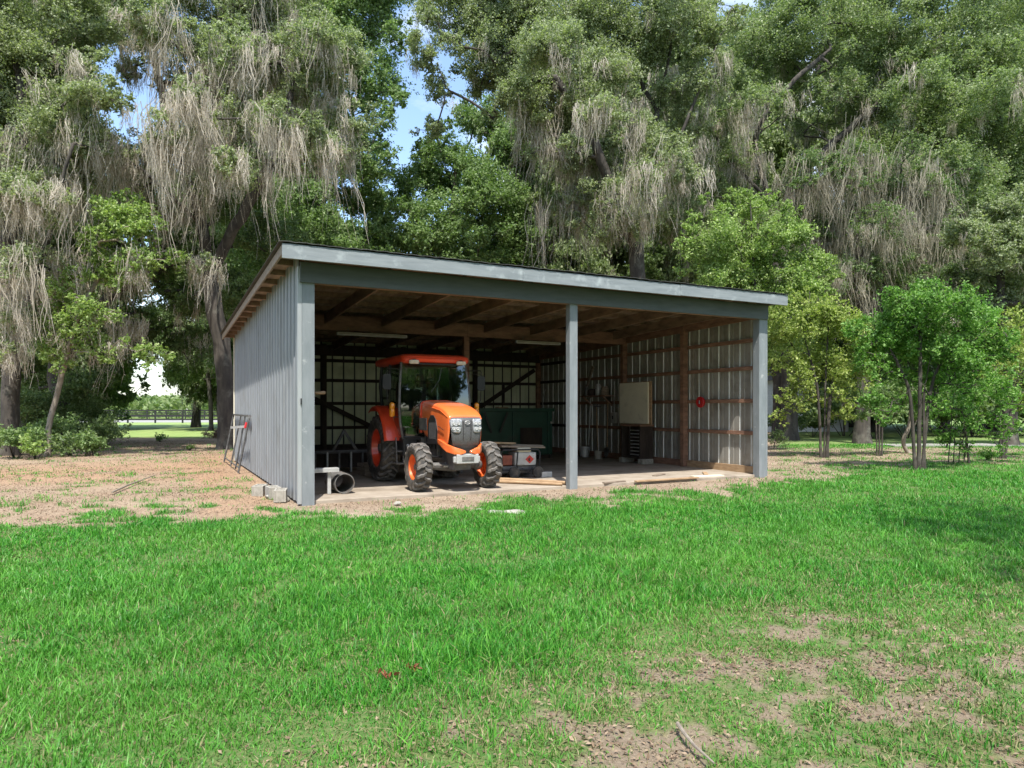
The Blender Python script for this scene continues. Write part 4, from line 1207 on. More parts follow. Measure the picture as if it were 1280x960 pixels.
# red reel on the right wall
e = empty('hose_reel', SH(W-.05, 2.02, 1.72), YAW, 'round red plastic reel hanging on the right wall', 'reel'); e.scale = (.78,.78,.78)
mb = MB(); mb.lathe([(.06, -.10), (.17, -.10), (.185, -.085), (.17, -.07), (.06, -.07)], 'x', n=30, close=True); mb.build('front_ring', M['redhose'], e, smooth=True, angle=40)
mb = MB(); mb.lathe([(.0, -.01), (.165, -.01), (.17, -.02), (.0, -.025)], 'x', n=30); mb.build('back_disc', M['redhose'], e, smooth=True, angle=40)
for k in range(4): MB().lathe([(.10+.012*k, -.065+.01*k), (.125+.012*k, -.06+.01*k), (.10+.012*k, -.05+.01*k)], 'x', n=28).build('coil', M['redhose'], e, smooth=True)
MB().box((-.125, -.012, -.06), (-.10, .012, .06)).build('handle', M['lightgrey'], e, bevel=.004)

# tools and fittings on the right wall, deep in the barn
def wall_tool(name, s, z0, z1, head, label, mat='woodlight', hm='steel', tilt=0):
    e = empty(name, SH(W-.14, s, 0), YAW, label, 'tool', 'long tools leaning on the right wall')
    MB().tube([(0, 0, z0), (.02, tilt, z1)], .018, 8).build('handle', M[mat], e, smooth=True)
    if head == 'shovel':
        mb = MB(); mb.loft([[(-.01, -.03, z0+.02), (-.01, .03, z0+.02), (.01, .03, z0+.02), (.01, -.03, z0+.02)], [(-.03, -.11, z0-.03), (-.03, .11, z0-.03), (-.01, .11, z0-.03), (-.01, -.11, z0-.03)], [(-.05, -.10, z0-.22), (-.05, .10, z0-.22), (-.04, .10, z0-.22), (-.04, -.10, z0-.22)], [(-.05, -.02, z0-.32), (-.05, .02, z0-.32), (-.045, .02, z0-.32), (-.045, -.02, z0-.32)]])
        mb.build('blade', M[hm], e, bevel=.003)
    else:
        mb = MB(); mb.box((-.02, -.20, z1-.02), (.02, .20, z1+.02))
        for k in range(9): mb.tube([(0, -.18+k*.045, z1), (-.05, -.18+k*.045, z1+.09)], .006, 5)
        mb.build('rake_head', M[hm], e)
    return e
wall_tool('shovel', 6.1, .36, 1.75, 'shovel', 'long handled shovel nearest the cream board')
wall_tool('garden_rake', 6.6, .05, 1.62, 'rake', 'rake with its toothed head up, left of the shovel', tilt=.12)
wall_tool('shovel', 7.15, .36, 1.9, 'shovel', 'grey shovel leaning between the rake and the sloping board', mat='lightgrey', tilt=-.1)
o = MB().beam((0, 0, 1.9), (.0, -.55, 2.9), .05, .09).build('sloping_board', M['woodgrey'], None, bevel=.003); place(o, W-.16, 7.4, 0); tag(o, 'grey board slung at a slope high on the right wall', 'board')
e = empty('electrical_box', SH(W-.13, 5.75, 1.28), YAW, 'small white electrical box with a conduit beside the brown wall post', 'electrical box')
MB().box((-.05, -.10, -.16), (.05, .10, .16)).build('casing', M['white'], e, bevel=.008); MB().box((-.062, -.03, -.05), (-.051, .03, .06)).build('cover', M['black'], e, bevel=.004)
MB().tube([(0, 0, .16), (0, 0, 1.1)], .014, 8).build('conduit', M['lightgrey'], e, smooth=True)
e = empty('wall_shelf', SH(W-.28, 6.5, 1.95), YAW, 'shelf of grey clutter high on the right wall behind the brown post', 'shelf')
MB().box((-.2, -.75, -.02), (.2, .65, .01)).build('shelf_board', M['wood'], e, bevel=.004)
for s in (-.6, .5): MB().beam((-.15, s, -.03), (.18, s, -.3), .03, .04).build('bracket', M['wood'], e)
for i, (s, w, h, mat) in enumerate(((-.5, .25, .28, 'woodgrey'), (-.15, .2, .36, 'lightgrey'), (.2, .3, .22, 'wooddark'), (.5, .15, .30, 'steel'))):
    o = MB().lathe([(0, 0), (w*.45, 0), (w*.48, .02), (w*.48, h*.8), (w*.3, h), (0, h)], 'z', n=16).build('canister', M[mat], None, smooth=True, angle=40)
    place(o, W-.30, 6.5+s, 1.96); tag(o, ('brown grey canister at the near end of the wall shelf', 'tall light grey canister on the wall shelf', 'wide dark canister on the wall shelf', 'narrow steel canister at the far end of the wall shelf')[i], 'canister', 'canisters on the wall shelf')
o = MB().lathe([(0, .0), (.16, 0), (.17, .30), (.165, .30), (.15, .02), (0, .02)], 'z', n=22).build('bucket', M['rust'], None, smooth=True, angle=40); place(o, W-.5, 7.9, .9); 
bpy.data.objects.remove(o)
o = MB().lathe([(0, .0), (.15, 0), (.17, .32), (.16, .32), (.14, .02), (0, .02)], 'z', n=22).build('bucket', M['lightgrey'], None, smooth=True, angle=40); place(o, W-.45, 6.9, .03); tag(o, 'light grey bucket on the floor below the tools', 'bucket')
o = MB().lathe([(0, .0), (.11, 0), (.12, .24), (.11, .24), (.10, .02), (0, .02)], 'z', n=22).build('bucket', M['block'], None, smooth=True, angle=40); place(o, W-.55, 6.0, .03); tag(o, 'small pale bucket beside the brown wall post', 'bucket')
e = empty('water_heater', SH(W-.55, 9.4, .03), YAW, 'upright pale tank in the dark far right corner', 'tank')
MB().lathe([(0,0),(.24,0),(.25,.03),(.25,1.35),(.2,1.45),(0,1.48)], 'z', n=26).build('tank_body', M['woodgrey'], e, smooth=True, angle=40)
MB().tube([(0,0,1.45),(0,0,1.9),(.1,0,2.2)], .02, 8).build('flue', M['steel'], e, smooth=True)

# gate panels leaning on the outside wall
def gate(t, s0, s1, h, lean, label):
    e = empty('steel_gate', SH(t, (s0+s1)/2, 0), YAW, label, 'gate')
    hl = (s1-s0)/2; f = lambda a, z: (lean*z/h, a, z)
    mb = MB(); mb.tube([f(-hl, 0), f(-hl, h-.06), f(-hl+.06, h), f(hl-.06, h), f(hl, h-.06), f(hl, 0)], .024, 8)
    mb.build('outer_frame', M['gatesteel'], e, smooth=True)
    MB().tube([f(-hl, .12), f(hl, .12)], .017, 8).build('rail', M['gatesteel'], e, smooth=True)
    MB().tube([f(0, 0.02), f(0, h)], .02, 8).build('stile', M['gatesteel'], e, smooth=True)
    return e
g1 = gate(-.34, 6.3, 10.3, 1.38, .26, 'dull steel gate leaning on the left wall with a red latch')
MB().tube([(.16, -1.95, 1.08), (.20, -1.95, 1.22)], .035, 10).build('latch', M['redhose'], g1, smooth=True)
MB().beam((.17, -1.95, 1.12), (.12, 1.2, 1.02), .03, .06).build('brace_rail', M['white'], g1)
MB().tube([(.03, -1.0, .02), (.26, -1.0, 1.38)], .02, 8).build('stile', M['gatesteel'], g1, smooth=True)
# blocks and rubble at the left wall foot
cblock(-.22, .62, -.01, 1.35, 'concrete block at the wall foot nearest the front left post', 'concrete blocks along the left wall')
cblock(-.27, 1.12, -.01, 1.62, 'second concrete block along the left wall, between two others', 'concrete blocks along the left wall')
cblock(-.42, 1.66, -.03, 1.2, 'half sunk concrete block furthest along the left wall', 'concrete blocks along the left wall')
def stone(x, y, z, sx, sy, sz, seed, label, grp='stones lying in the grass', mat='block'):
    bm = bmesh.new(); bmesh.ops.create_icosphere(bm, subdivisions=3, radius=1)
    for v in bm.verts:
        n_ = mnoise.noise(v.co*1.3+Vector((seed*3.1, 0, 0)))*.35 + mnoise.noise(v.co*4+Vector((0,seed,0)))*.10
        v.co *= 1+n_; v.co.x *= sx; v.co.y *= sy; v.co.z *= sz
    me = bpy.data.meshes.new('stone'); bm.to_mesh(me); bm.free()
    o = link('stone', me, M[mat], None, True); me.set_sharp_from_angle(angle=R(35)); o.location = (x, y, z); return tag(o, label, 'stone', grp)
for i,(px, py, sx, sy, sz, lab) in enumerate(((345, 622, .17, .09, .06, 'long flat rubble piece against the left post'), (332, 612, .10, .09, .07, 'small rubble lump beside the left wall blocks'), (356, 625, .08, .07, .06, 'roundish rubble piece at the foot of the left post'),
     (620, 641, .17, .12, .03, 'flat pale stone in the grass before the tractor, left one'), (643, 641, .19, .13, .035, 'flat pale stone in the grass before the tractor, right one'), (600, 638, .08, .07, .02, 'small flat stone left of the two pale slabs'), (497, 630, .06, .05, .03, 'small stone in the dirt before the front wheel'))):
    p = G(px, py); stone(p[0], p[1], .01, sx, sy, sz, i, lab)
# sticks and red leaves on the lawn
for i,(a, b, rr_, lab) in enumerate((((848,915),(892,962),.010,'bare stick lying in the grass at the bottom edge'), ((140,618),(195,596),.02,'pale fallen branch on the bare dirt left of the barn'))):
    p, q = G(*a), G(*b); pts = [p + (q-p)*t for t in (0,.3,.6,1)]
    pts = [np.array([v[0]+random.uniform(-.02,.02), v[1]+random.uniform(-.02,.02), .035+random.uniform(0,.02)]) for v in pts]
    c = pts[0].copy(); o = MB().tube([tuple(v-c) for v in pts], [rr_, rr_*.9, rr_*.7, rr_*.4], 7).build('fallen_stick', M['sticks'], None, smooth=True); o.location = tuple(c); tag(o, lab, 'stick')
r_ = np.random.default_rng(8)
for i,((px, py), lab) in enumerate((((489, 854), 'curled red brown leaf on the lawn, the left of two'), ((519, 846), 'upright red brown leaf on the lawn, the right of two'))):
    p = G(px, py); n_ = 9
    C = np.stack([r_.normal(size=n_)*.028, r_.normal(size=n_)*.015, .045+np.abs(r_.normal(size=n_))*.012], 1)
    o = leaves_mesh('red_leaf_sprig', C, .05, M['redleaf'], None, up=1.0, r=r_); o.location = (p[0], p[1], 0); tag(o, lab, 'leaf', 'red leaves on the lawn')

# ---- board fences in the far left field
def board_fence(p0, p1, n, h, rails, label, mat='fenceblack'):
    p0 = np.array(p0, float); p1 = np.array(p1, float); d = p1-p0; Lg = np.linalg.norm(d); ang = math.atan2(d[1], d[0])
    e = empty('board_fence', (p0[0], p0[1], 0), ang, label, 'fence')
    for i in range(n+1): MB().box((Lg*i/n-.07, -.07, -.1), (Lg*i/n+.07, .07, h)).build('post', M[mat], e)
    for z in rails: MB().box((0, -.10, z-.08), (Lg, -.072, z+.08)).build('rail', M[mat], e)
    return e
a = at(-120, 511, 74); b = at(330, 511, 76)
board_fence(a[:2], b[:2], 13, 1.45, (.40, .85, 1.36), 'nearer black three-rail board fence beyond the grass')
a = at(-160, 511, 100); b = at(420, 511, 104)
board_fence(a[:2], b[:2], 24, 1.3, (.45, .95), 'more distant black board fence across the pale road', 'fenceblack')
dr = MB().box((-70, 79, .0), (-20, 96, .012)).build('road', M['asphalt'], None); tag(dr, kind='structure')
dr = MB().loft([[(15.5, 28.2, -.1), (60, 31.5, -.1), (60, 34, -.1), (15.5, 29.6, -.1)], [(15.5, 28.2, .06), (60, 31.5, .06), (60, 34, .06), (15.5, 29.6, .06)]]).build('driveway', M['asphalt'], None); tag(dr, kind='structure')
# ---- white house beyond the trees on the right
hp = at(1000, 511, 47)
e = empty('white_house', (hp[0], hp[1], 0), .15, 'white sided house with a grey roof glimpsed behind the trees', 'house')
MB().box((-5, -.1, 0), (3.5, 7, 3.5)).build('wall', M['housewhite'], e)
MB().add([(-5.5,-.8,3.45),(4.0,-.8,3.45),(4.0,3.4,5.2),(-5.5,3.4,5.2),(-5.5,7.8,3.45),(4.0,7.8,3.45)], [(0,1,2,3),(3,2,5,4),(0,3,4),(1,5,2),(0,4,5,1)]).build('roof', M['shingle'], e)
for x in (-4, 2.2):
    w = MB().box((x-.55, -.16, .95), (x+.55, -.101, 2.1)).build('window', M['housewhite'], e); MB().box((x-.47, -.18, 1.02), (x+.47, -.161, 2.03)).build('pane', M['darkglass'], w)
# ------------------------------------------------------------------ trees
def P(px, py, Y): return at(px, py, Y)
def foot(px, Y): return np.array([(px-CX)/F*Y, Y, -.08])

OAKS = 'big oaks behind the barn'
# far left oak, heavy curtains of moss
Y = 23
make_tree('live_oak', 'oak at the far left draped in long tan moss', 'tree',
    [[foot(10, Y), P(14, 450, Y), P(5, 330, Y), P(30, 200, Y), P(20, 60, Y)], [P(14, 450, Y), P(60, 300, Y-.5), P(90, 180, Y-1)]], .27,
    px_lobes([(20,90,85,.7,22,1.6),(75,150,70,.7,22,2.0),(0,210,70,.6,22,2.4),(110,100,50,.7,12,1.6),(40,10,90,1,14,1.0),(50,230,50,.5,22,2.4),(85,210,40,.5,18,2.4),(20,290,45,.3,20,2.6),(-70,150,90,.8,10,2.0),(-60,20,90,1,4,1.5),(-60,300,60,.6,10,2.0),(70,330,30,.3,9,1.8),(10,400,35,.3,16,1.8,-1.5),(100,10,60,1,10,1),(25,330,34,.5,16,2.0,-2),(0,440,26,.35,12,1.2,-2),(60,250,34,.5,14,2.0,-2),(15,240,40,.7,16,2.0,-2),(120,180,34,.5,16,2.0)], Y, 1),
    .36 and 'leaf_grey', None, leaf=.085, dens=.8, seed=11, attach=.3, mstr=30)
# the mossy oak left of the barn
Y = 27
make_tree('live_oak', 'leaning oak behind the left wall, pale moss hanging from every limb', 'tree',
    [[foot(285, Y), P(278, 440, Y), P(262, 350, Y), P(252, 280, Y-.5), P(226, 200, Y-1), P(205, 130, Y-1.4), P(190, 60, Y-1.6)],
     [P(262, 350, Y), P(300, 270, Y-.6), P(345, 190, Y-1.2), P(370, 90, Y-1.6)], [P(252,280,Y-.5), P(180,215,Y-2), P(120,170,Y-2.5)]], .34,
    px_lobes([(170,-30,70,.8,26,1.3),(255,-25,80,.7,36,1.6),(340,0,70,.7,30,1.5),(225,60,55,.45,34,2.2),(275,70,55,.45,38,2.0),(335,75,55,.6,34,1.7),(395,125,52,.6,26,1.5),(445,150,34,.5,12,1.3),(232,190,36,.3,26,2.0),(165,200,34,.3,26,1.9),(200,190,30,.25,22,2.3),(135,180,30,.35,16,2.0),
              (330,150,42,.5,24,1.7),(270,150,40,.3,28,2.3),(300,110,45,.5,26,1.8),(130,30,42,.8,12,1.4),(410,60,50,.8,16,1.3),(160,80,22,.5,8,1.2),(360,200,30,.5,10,1.2),(250,230,30,.3,18,2.0),(260,110,40,.5,26,2.0),(300,190,32,.4,20,1.8),(385,60,40,.6,14,1.3),(420,180,26,.4,12,1.4),(210,260,26,.3,16,1.8),(310,20,50,.7,20,1.4),(120,-20,50,.9,10,1.2),(180,240,28,.3,16,2.0),(156,330,18,.3,14,2.2,-2),(160,400,12,.25,9,1.8,-2),(208,160,34,.5,22,2.0,-4),(300,210,36,.55,20,1.8,-3.5),(340,150,34,.5,18,1.7,-3.5),(235,120,30,.4,22,2.1,-4),(250,330,24,.35,10,1.4,-2.5),(390,180,36,.7,16,1.5,-2),(290,60,44,.6,24,1.8,-3),(180,20,44,.7,20,1.5,-3)], Y-1, 2),
    'leaf_grey', None, leaf=.09, dens=.8, seed=12, attach=.35, mstr=30)
# dark understorey on the left
Y = 30
make_tree('oak_tree', 'dark thick-trunked oak standing in the undergrowth at the left', 'tree',
    [[foot(72, Y), P(74, 450, Y), P(70, 350, Y), P(90, 250, Y)], [P(74,450,Y), P(150, 360, Y), P(220, 330, Y)]], .42,
    px_lobes([(30,320,60,1),(100,310,60,1,6,1.6),(180,330,50,1,8,1.6),(60,400,45,1,4,1.2),(230,370,38,1,8,1.5),(0,420,50,1),(110,400,35,.8,6,1.4),(235,300,50,1,6,1.2),(240,420,32,.8,8,1.4),(300,360,45,.9),(-50,380,60,1),(340,300,50,1),(150,250,60,1),(50,240,60,1),(300,240,60,1),(20,470,40,.8),(60,470,40,.8),(110,480,34,.8),(150,420,34,.8,4,1.2),(130,320,40,1),(200,420,26,.7)], Y, 3, 1.8),
    'leaf_dark', None, leaf=.11, dens=.75, seed=13, attach=.3)
Y = 22.5
make_tree('sapling', 'slim leaning sapling with a pale trunk and fresh green leaves', 'tree',
    [[foot(60, Y), P(62, 530, Y), P(72, 490, Y), P(82, 450, Y), P(100, 390, Y), P(140, 320, Y)]], .085,
    px_lobes([(70,440,28,.8,3,.8),(110,400,36,.8,4,1),(155,275,36,1),(135,255,22,.9),(175,265,22,.9),(120,300,26,.9),(190,440,26,.7),(210,320,20,.6),(135,340,34,.9,4,1),(90,360,30,.7,4,1.2),(170,330,28,.8,6,1.5),(60,395,24,.7),(130,440,24,.5,3,1),(185,290,20,.7)], Y, 4, .6),
    'leaf_bright', None, leaf=.10, dens=.5, seed=14, bark='palebark', attach=.45)
make_tree('sapling', 'second pale sapling at the left edge hung with moss', 'tree',
    [[foot(8, 24), P(10, 500, 24), P(14, 430, 24), P(6, 360, 24)]], .08,
    px_lobes([(14,400,30,.5,14,1.6),(-10,350,40,.6,8,1.6),(40,350,30,.4,14,2.0)], 24, 5, .5), 'leaf_mid', None, leaf=.09, dens=.6, seed=15, bark='palebark')
Y = 50
make_tree('oak_tree', 'small dark crowned tree in the gap beside the black fence', 'tree',
    [[foot(264, Y), P(263, 500, Y), P(258, 450, Y), P(250, 420, Y)]], .16,
    px_lobes([(250,430,40,1,6,1.5),(215,425,34,1,8,2.2),(275,450,30,1),(235,460,30,.9),(190,400,30,1,6,2),(290,400,40,1),(285,480,20,.8)], Y, 7, 2), 'leaf_dark', None, leaf=.16, dens=.8, seed=17)

# centre left, behind
Y = 40
make_tree('oak_tree', 'tall green oak behind the mossy one, top filling the frame', 'tree',
    [[foot(400, Y), P(400, 400, Y), P(396, 250, Y), P(410, 100, Y), P(430, 0, Y)]], .32,
    px_lobes([(440,20,65,1),(400,70,65,1,6,1.5),(465,95,48,.9,3,1.3),(430,180,55,1,4,1.4),(380,230,60,1),(330,250,60,1),(300,200,60,1),(455,245,45,1),(400,290,60,1),(340,320,50,1),(500,40,26,.8),(495,120,22,.7),(482,150,22,.7),(470,200,36,.9),(260,140,50,1),(240,240,50,1),(360,140,60,1),(370,10,60,1),(420,330,50,1),(470,300,40,1),(480,-30,50,1)], Y, 8, 2), 'leaf_mid', OAKS, leaf=.15, dens=.75, seed=18)
Y = 44
make_tree('oak_tree', 'rounded bright green tree behind the middle of the roof', 'tree',
    [[foot(560, Y), P(560, 400, Y), P(565, 300, Y), P(570, 200, Y)]], .38,
    px_lobes([(520,235,44,1),(570,210,52,1),(620,240,52,1),(560,285,60,1),(655,180,45,.9),(500,280,40,1),(650,290,55,1),(598,150,38,.9,3,1.5),(545,180,30,.9),(480,300,30,1),(700,250,50,1),(530,330,60,1),(640,340,60,1),(590,330,50,1)], Y, 9, 2), 'leaf_mid', OAKS, leaf=.16, dens=.8, seed=19)
Y = 33
make_tree('live_oak', 'spreading oak behind the roof centre with drooping mossy boughs', 'tree',
    [[foot(800, Y), P(800, 420, Y), P(796, 310, Y), P(812, 240, Y), P(822, 140, Y), P(838, 60, Y-.5), P(850, -20, Y-.5)], [P(812,240,Y), P(850,170,Y-1), P(882,90,Y-1), P(915,10,Y-1)],
     [P(796,310,Y), P(765,240,Y-1), P(735,160,Y-2), P(690,90,Y-2.5)], [P(822,140,Y), P(795,90,Y), P(775,20,Y)]], .36,
    px_lobes([(560,10,48,.7,3,1.2),(600,75,36,.7,4,1.3),(645,60,66,1,6,1.2),(700,20,75,1,6,1),(775,10,75,.8,6,1),(690,125,52,.9,20,1.6),(745,95,55,.8,18,1.5),(715,185,40,.8,26,1.8),(775,240,40,.8,26,1.9),(712,255,32,.7,28,1.9),(735,215,36,.8,22,1.9),(800,165,45,.5,20,1.6),(630,-10,60,1),(850,20,55,.8,6,1.2),(885,85,46,.7,12,1.5),(560,-30,40,.9),
              (840,120,45,.5,14,1.4),(800,270,38,.7,20,1.7),(670,170,30,.7,16,1.8),(780,60,50,.6),(760,280,30,.6,22,1.5),(530,60,30,.7,3,1.2),(548,110,24,.6),(540,160,20,.5),(620,20,50,1),(650,120,40,.8,10,1.4),(830,190,42,.5,14,1.5),(860,150,34,.5,8,1.3),(820,60,40,.6),(880,30,40,.8),(745,150,40,.7,20,1.8,-4),(800,220,34,.6,20,1.8,-4),(690,60,50,.8,12,1.3,-4),(850,210,36,.6,18,1.8,-3)], Y-1, 10), 'leaf_grey', OAKS, leaf=.10, dens=.85, seed=20, attach=.35, mstr=30)
Y = 37
make_tree('live_oak', 'widest oak on the right with bare arching limbs against the sky', 'tree',
    [[foot(985, 35), P(985, 420, 35), P(975, 320, 35.5), P(990, 240, Y), P(1040, 180, Y), P(1110, 120, Y-1), P(1190, 60, Y-1)],
     [P(975,320,35.5), P(960,250,Y), P(945,170,Y-1), P(985,110,Y-2), P(1040,60,Y-2)], [P(990,240,Y), P(1060,215,Y-1), P(1130,190,Y-2), P(1210,170,Y-2)],
     [P(960,250,Y), P(905,190,Y-1), P(885,130,Y-1)], [P(945,170,Y-1), P(985,145,Y-1.5), P(1030,165,Y-2), P(1075,185,Y-2)]], .42,
    px_lobes([(935,55,58,.9,8,1.2),(1000,30,68,.9,6,1),(1080,45,68,1,4,1),(1160,40,68,1,4,1),(1230,85,62,1,4,1),(1105,115,56,.8,10,1.5),(1180,150,60,1,8,1.5),(1255,170,60,1,6,1.5),(1045,105,38,.7,8,1.4),(900,150,34,.6,22,1.7),(930,190,30,.4,26,2.0),(1120,190,45,.9,12,1.6),(1200,225,58,1,10,1.6),(1270,255,50,1,6,1.4),(870,200,48,.8,20,1.8),(850,260,48,.8,16,1.8),
              (905,280,48,.7,16,1.8),(1000,-30,60,1),(1120,-30,70,1),(1240,-10,80,1),(1320,80,80,1),(1340,220,80,1),(960,280,40,.7,10,1.6),(920,110,34,.6,10,1.4),(1150,90,45,.9),(890,150,40,.6,12,1.6,3),(940,240,44,.7,14,1.8,3),(1000,250,40,.6,12,1.6,4),(1010,150,26,.45,6,1.3,3),(970,70,46,.8,4,1.2,4),(1060,140,34,.6,6,1.4,3),(880,230,44,.7,10,1.5,5),(1040,300,50,.8,0,1,6),(1120,250,50,.8,0,1,6),(990,110,34,.6,4,1.2,3),(1150,110,44,.8,10,1.4,-4),(950,130,36,.6,14,1.6,-3),(1220,120,50,.8,8,1.4,-4),(1170,200,44,.7,14,1.6,-4)], Y-1, 11), 'leaf_oak', OAKS, leaf=.11, dens=.55, seed=21, attach=.3, mstr=30)
Y = 31
make_tree('live_oak', 'oak on the right hidden by a dark curtain of grey moss', 'tree',
    [[foot(1078, Y), P(1078, 430, Y), P(1072, 330, Y), P(1060, 240, Y)], [P(1078,430,Y), P(1110, 330, Y), P(1140,250,Y)]], .32,
    px_lobes([(1020,215,40,.5,34,2.3),(1065,205,42,.5,40,2.7),(1110,215,42,.5,40,2.7),(1155,235,42,.5,36,2.5),(1045,270,42,.4,34,2.3),(1095,285,44,.4,36,2.2),(1150,300,42,.5,30,2.0),(1195,300,40,.7,20,1.7),(1070,340,40,.4,24,1.5),(1120,345,40,.5,22,1.4),(1185,350,32,.6,12,1.3),(1015,290,34,.4,24,2.0),(1030,350,34,.5,16,1.4)], Y, 12), 'leaf_dark', OAKS, leaf=.10, dens=.7, seed=22, mossmat='mossdark', mstr=30)
Y = 29
make_tree('oak_tree', 'grey green oak at the right edge with loose lichen-pale foliage', 'tree',
    [[foot(1262, Y), P(1262, 450, Y), P(1250, 350, Y), P(1255, 250, Y)]], .28,
    px_lobes([(1250,310,46,.9,6,1),(1225,365,38,.8,6,1),(1275,390,46,.9,4,1),(1215,290,32,.9,6,1.2),(1290,260,50,1),(1310,340,60,1),(1240,430,36,.8,4,1),(1300,450,45,.8),(1180,400,26,.6,6,1)], Y, 13), 'leaf_grey', OAKS, leaf=.10, dens=.8, seed=23)

# ---- small sunlit trees beside the barn
small = 'small trees on the right lawn'
Y = 25
make_tree('young_tree', 'bright green young tree rising behind the right end of the roof', 'tree',
    [[foot(950, Y), P(950, 450, Y), P(945, 380, Y), P(940, 300, Y), P(938, 250, Y)]], .08,
    px_lobes([(940,262,26,.9),(905,295,34,1),(975,290,32,1),(935,320,44,1),(1000,330,30,.9),(880,320,30,.9),(975,355,40,1),(1022,328,20,.8),(905,345,40,1),(960,395,36,1),(1005,370,28,.9),(860,290,14,.7),(925,245,14,.8),(960,245,12,.7),(980,420,30,.8),(850,305,12,.7),(868,275,12,.7),(905,262,14,.8),(985,262,12,.7),(1035,345,14,.7),(1010,300,14,.7),(890,350,26,.9),(925,380,30,.9),(1020,395,22,.8),(880,250,8,.5),(960,430,26,.8)], Y, 21, .8), 'leaf_bright', None, leaf=.09, dens=.6, seed=31, attach=.4, subk=.40, nsub=20, up=.3)
def stems(px, Y, tops, spread=.16):
    f = foot(px, Y); out = []
    for i, (x, y) in enumerate(tops):
        a = f + np.array([(i-(len(tops)-1)/2)*spread*.5, 0, 0]); b = at(px + (x-px)*.30, 511+(y-511)*.25+8, Y); out.append([a, b, at(px+(x-px)*.6, 511+(y-511)*.6, Y), at(x, y, Y)])
    return out
make_tree('garden_tree', 'yellow green twin-stemmed tree close to the right front post', 'tree', stems(1030, 22, [(1005,420),(1035,410),(1055,430)]), .055,
    px_lobes([(985,410,30,1),(1015,400,32,1),(1045,415,32,1),(1070,440,26,.9),(990,450,26,.9),(1025,450,34,.9),(1055,470,28,.8),(1000,480,22,.7),(970,385,18,.9),(1040,385,22,.9),(1035,495,18,.5),(965,420,16,.8),(960,455,18,.7),(1000,505,18,.6),(1050,520,14,.5),(975,520,14,.5),(1080,470,20,.7),(1062,400,24,.9),(985,490,16,.5),(1075,420,18,.8),(1010,375,16,.8),(1060,505,14,.4),(945,400,14,.7)], 22, 22, .6), 'leaf_lime', small, leaf=.08, dens=.42, seed=32, attach=.4, subk=.40, nsub=20, up=.3)
make_tree('garden_tree', 'lush rounded green tree with a forked trunk on the right lawn', 'tree', stems(1150, 17.6, [(1110,430),(1150,400),(1190,420),(1165,440)]), .05,
    px_lobes([(1100,405,28,1),(1135,385,34,1),(1180,385,38,1),(1215,400,32,1),(1235,430,24,.9),(1120,435,32,1),(1160,430,40,1),(1200,440,32,1),(1140,470,28,.6),(1185,470,26,.6),(1225,458,20,.6),(1085,430,20,.9),(1155,362,20,.9),(1100,465,20,.6),(1150,500,16,.4),(1070,410,18,.8),(1255,420,18,.7),(1245,445,20,.7),(1090,495,18,.6),(1105,520,14,.5),(1205,515,16,.5),(1205,370,16,.8),(1115,372,14,.8),(1080,455,18,.6),(1210,485,18,.5),(1120,500,14,.4),(1175,505,14,.4),(1235,395,16,.8)], 17.6, 23, .5), 'leaf_lush', small, leaf=.07, dens=.5, seed=33, attach=.4, subk=.40, nsub=20, up=.3)
make_tree('garden_tree', 'low open shrub tree with splayed stems, right of the lush round one', 'tree', stems(1198, 19.5, [(1170,500),(1190,480),(1215,490),(1245,480),(1225,510)], .3), .03,
    px_lobes([(1175,510,22,.6),(1200,500,26,.6),(1230,490,26,.6),(1255,475,26,.6),(1215,530,20,.5),(1185,540,16,.5),(1275,500,22,.6),(1240,525,20,.5),(1160,530,14,.4),(1265,530,18,.5),(1205,555,14,.35),(1250,550,14,.35),(1195,480,18,.5)], 19.5, 24, .5), 'leaf_lush', small, leaf=.075, dens=.4, seed=34, attach=.3, subk=.40, nsub=20, up=.3)
make_tree('garden_tree', 'small thin shrub tree standing between the yellow green and lush trees', 'tree', stems(1099, 23, [(1085,520),(1100,500),(1115,515)]), .028,
    px_lobes([(1085,515,20,.7),(1112,515,20,.7),(1100,490,22,.7),(1075,495,18,.6),(1125,490,18,.6)], 23, 25, .4), 'leaf_mid', small, leaf=.08, dens=.4, seed=35, subk=.40, nsub=20, up=.3)
make_tree('garden_tree', 'yellow leaved tree at the right edge of the lawn', 'tree', stems(1253, 21.5, [(1245,470),(1270,440),(1290,460)]), .04,
    px_lobes([(1250,420,26,.8),(1275,440,32,.8),(1245,460,22,.6),(1295,480,30,.7),(1265,400,20,.7),(1310,420,40,.8),(1275,500,20,.5)], 21.5, 26, .5), 'leaf_lime', small, leaf=.08, dens=.4, seed=36, subk=.40, nsub=20, up=.3)
make_tree('garden_tree', 'crooked bare pale sapling behind the lush tree', 'tree', [[foot(1140, 24), P(1131, 560, 24), P(1130, 548, 24), P(1137, 530, 24), P(1140, 500, 24)]], .07,
    px_lobes([(1140,490,18,.6),(1125,500,14,.5)], 24, 27, .4), 'leaf_mid', small, leaf=.085, dens=.7, seed=37, bark='palebark')
make_tree('oak_tree', 'second dark trunk close beside the widest oak', 'tree', [[foot(972, 36), P(973, 480, 36), P(968, 400, 36), P(975, 330, 36)]], .30,
    px_lobes([(960,400,36,.9),(1000,440,34,.9),(940,440,34,.9),(985,360,40,1)], 37, 28, 1), 'leaf_dark', OAKS, leaf=.12, dens=.8, seed=38)

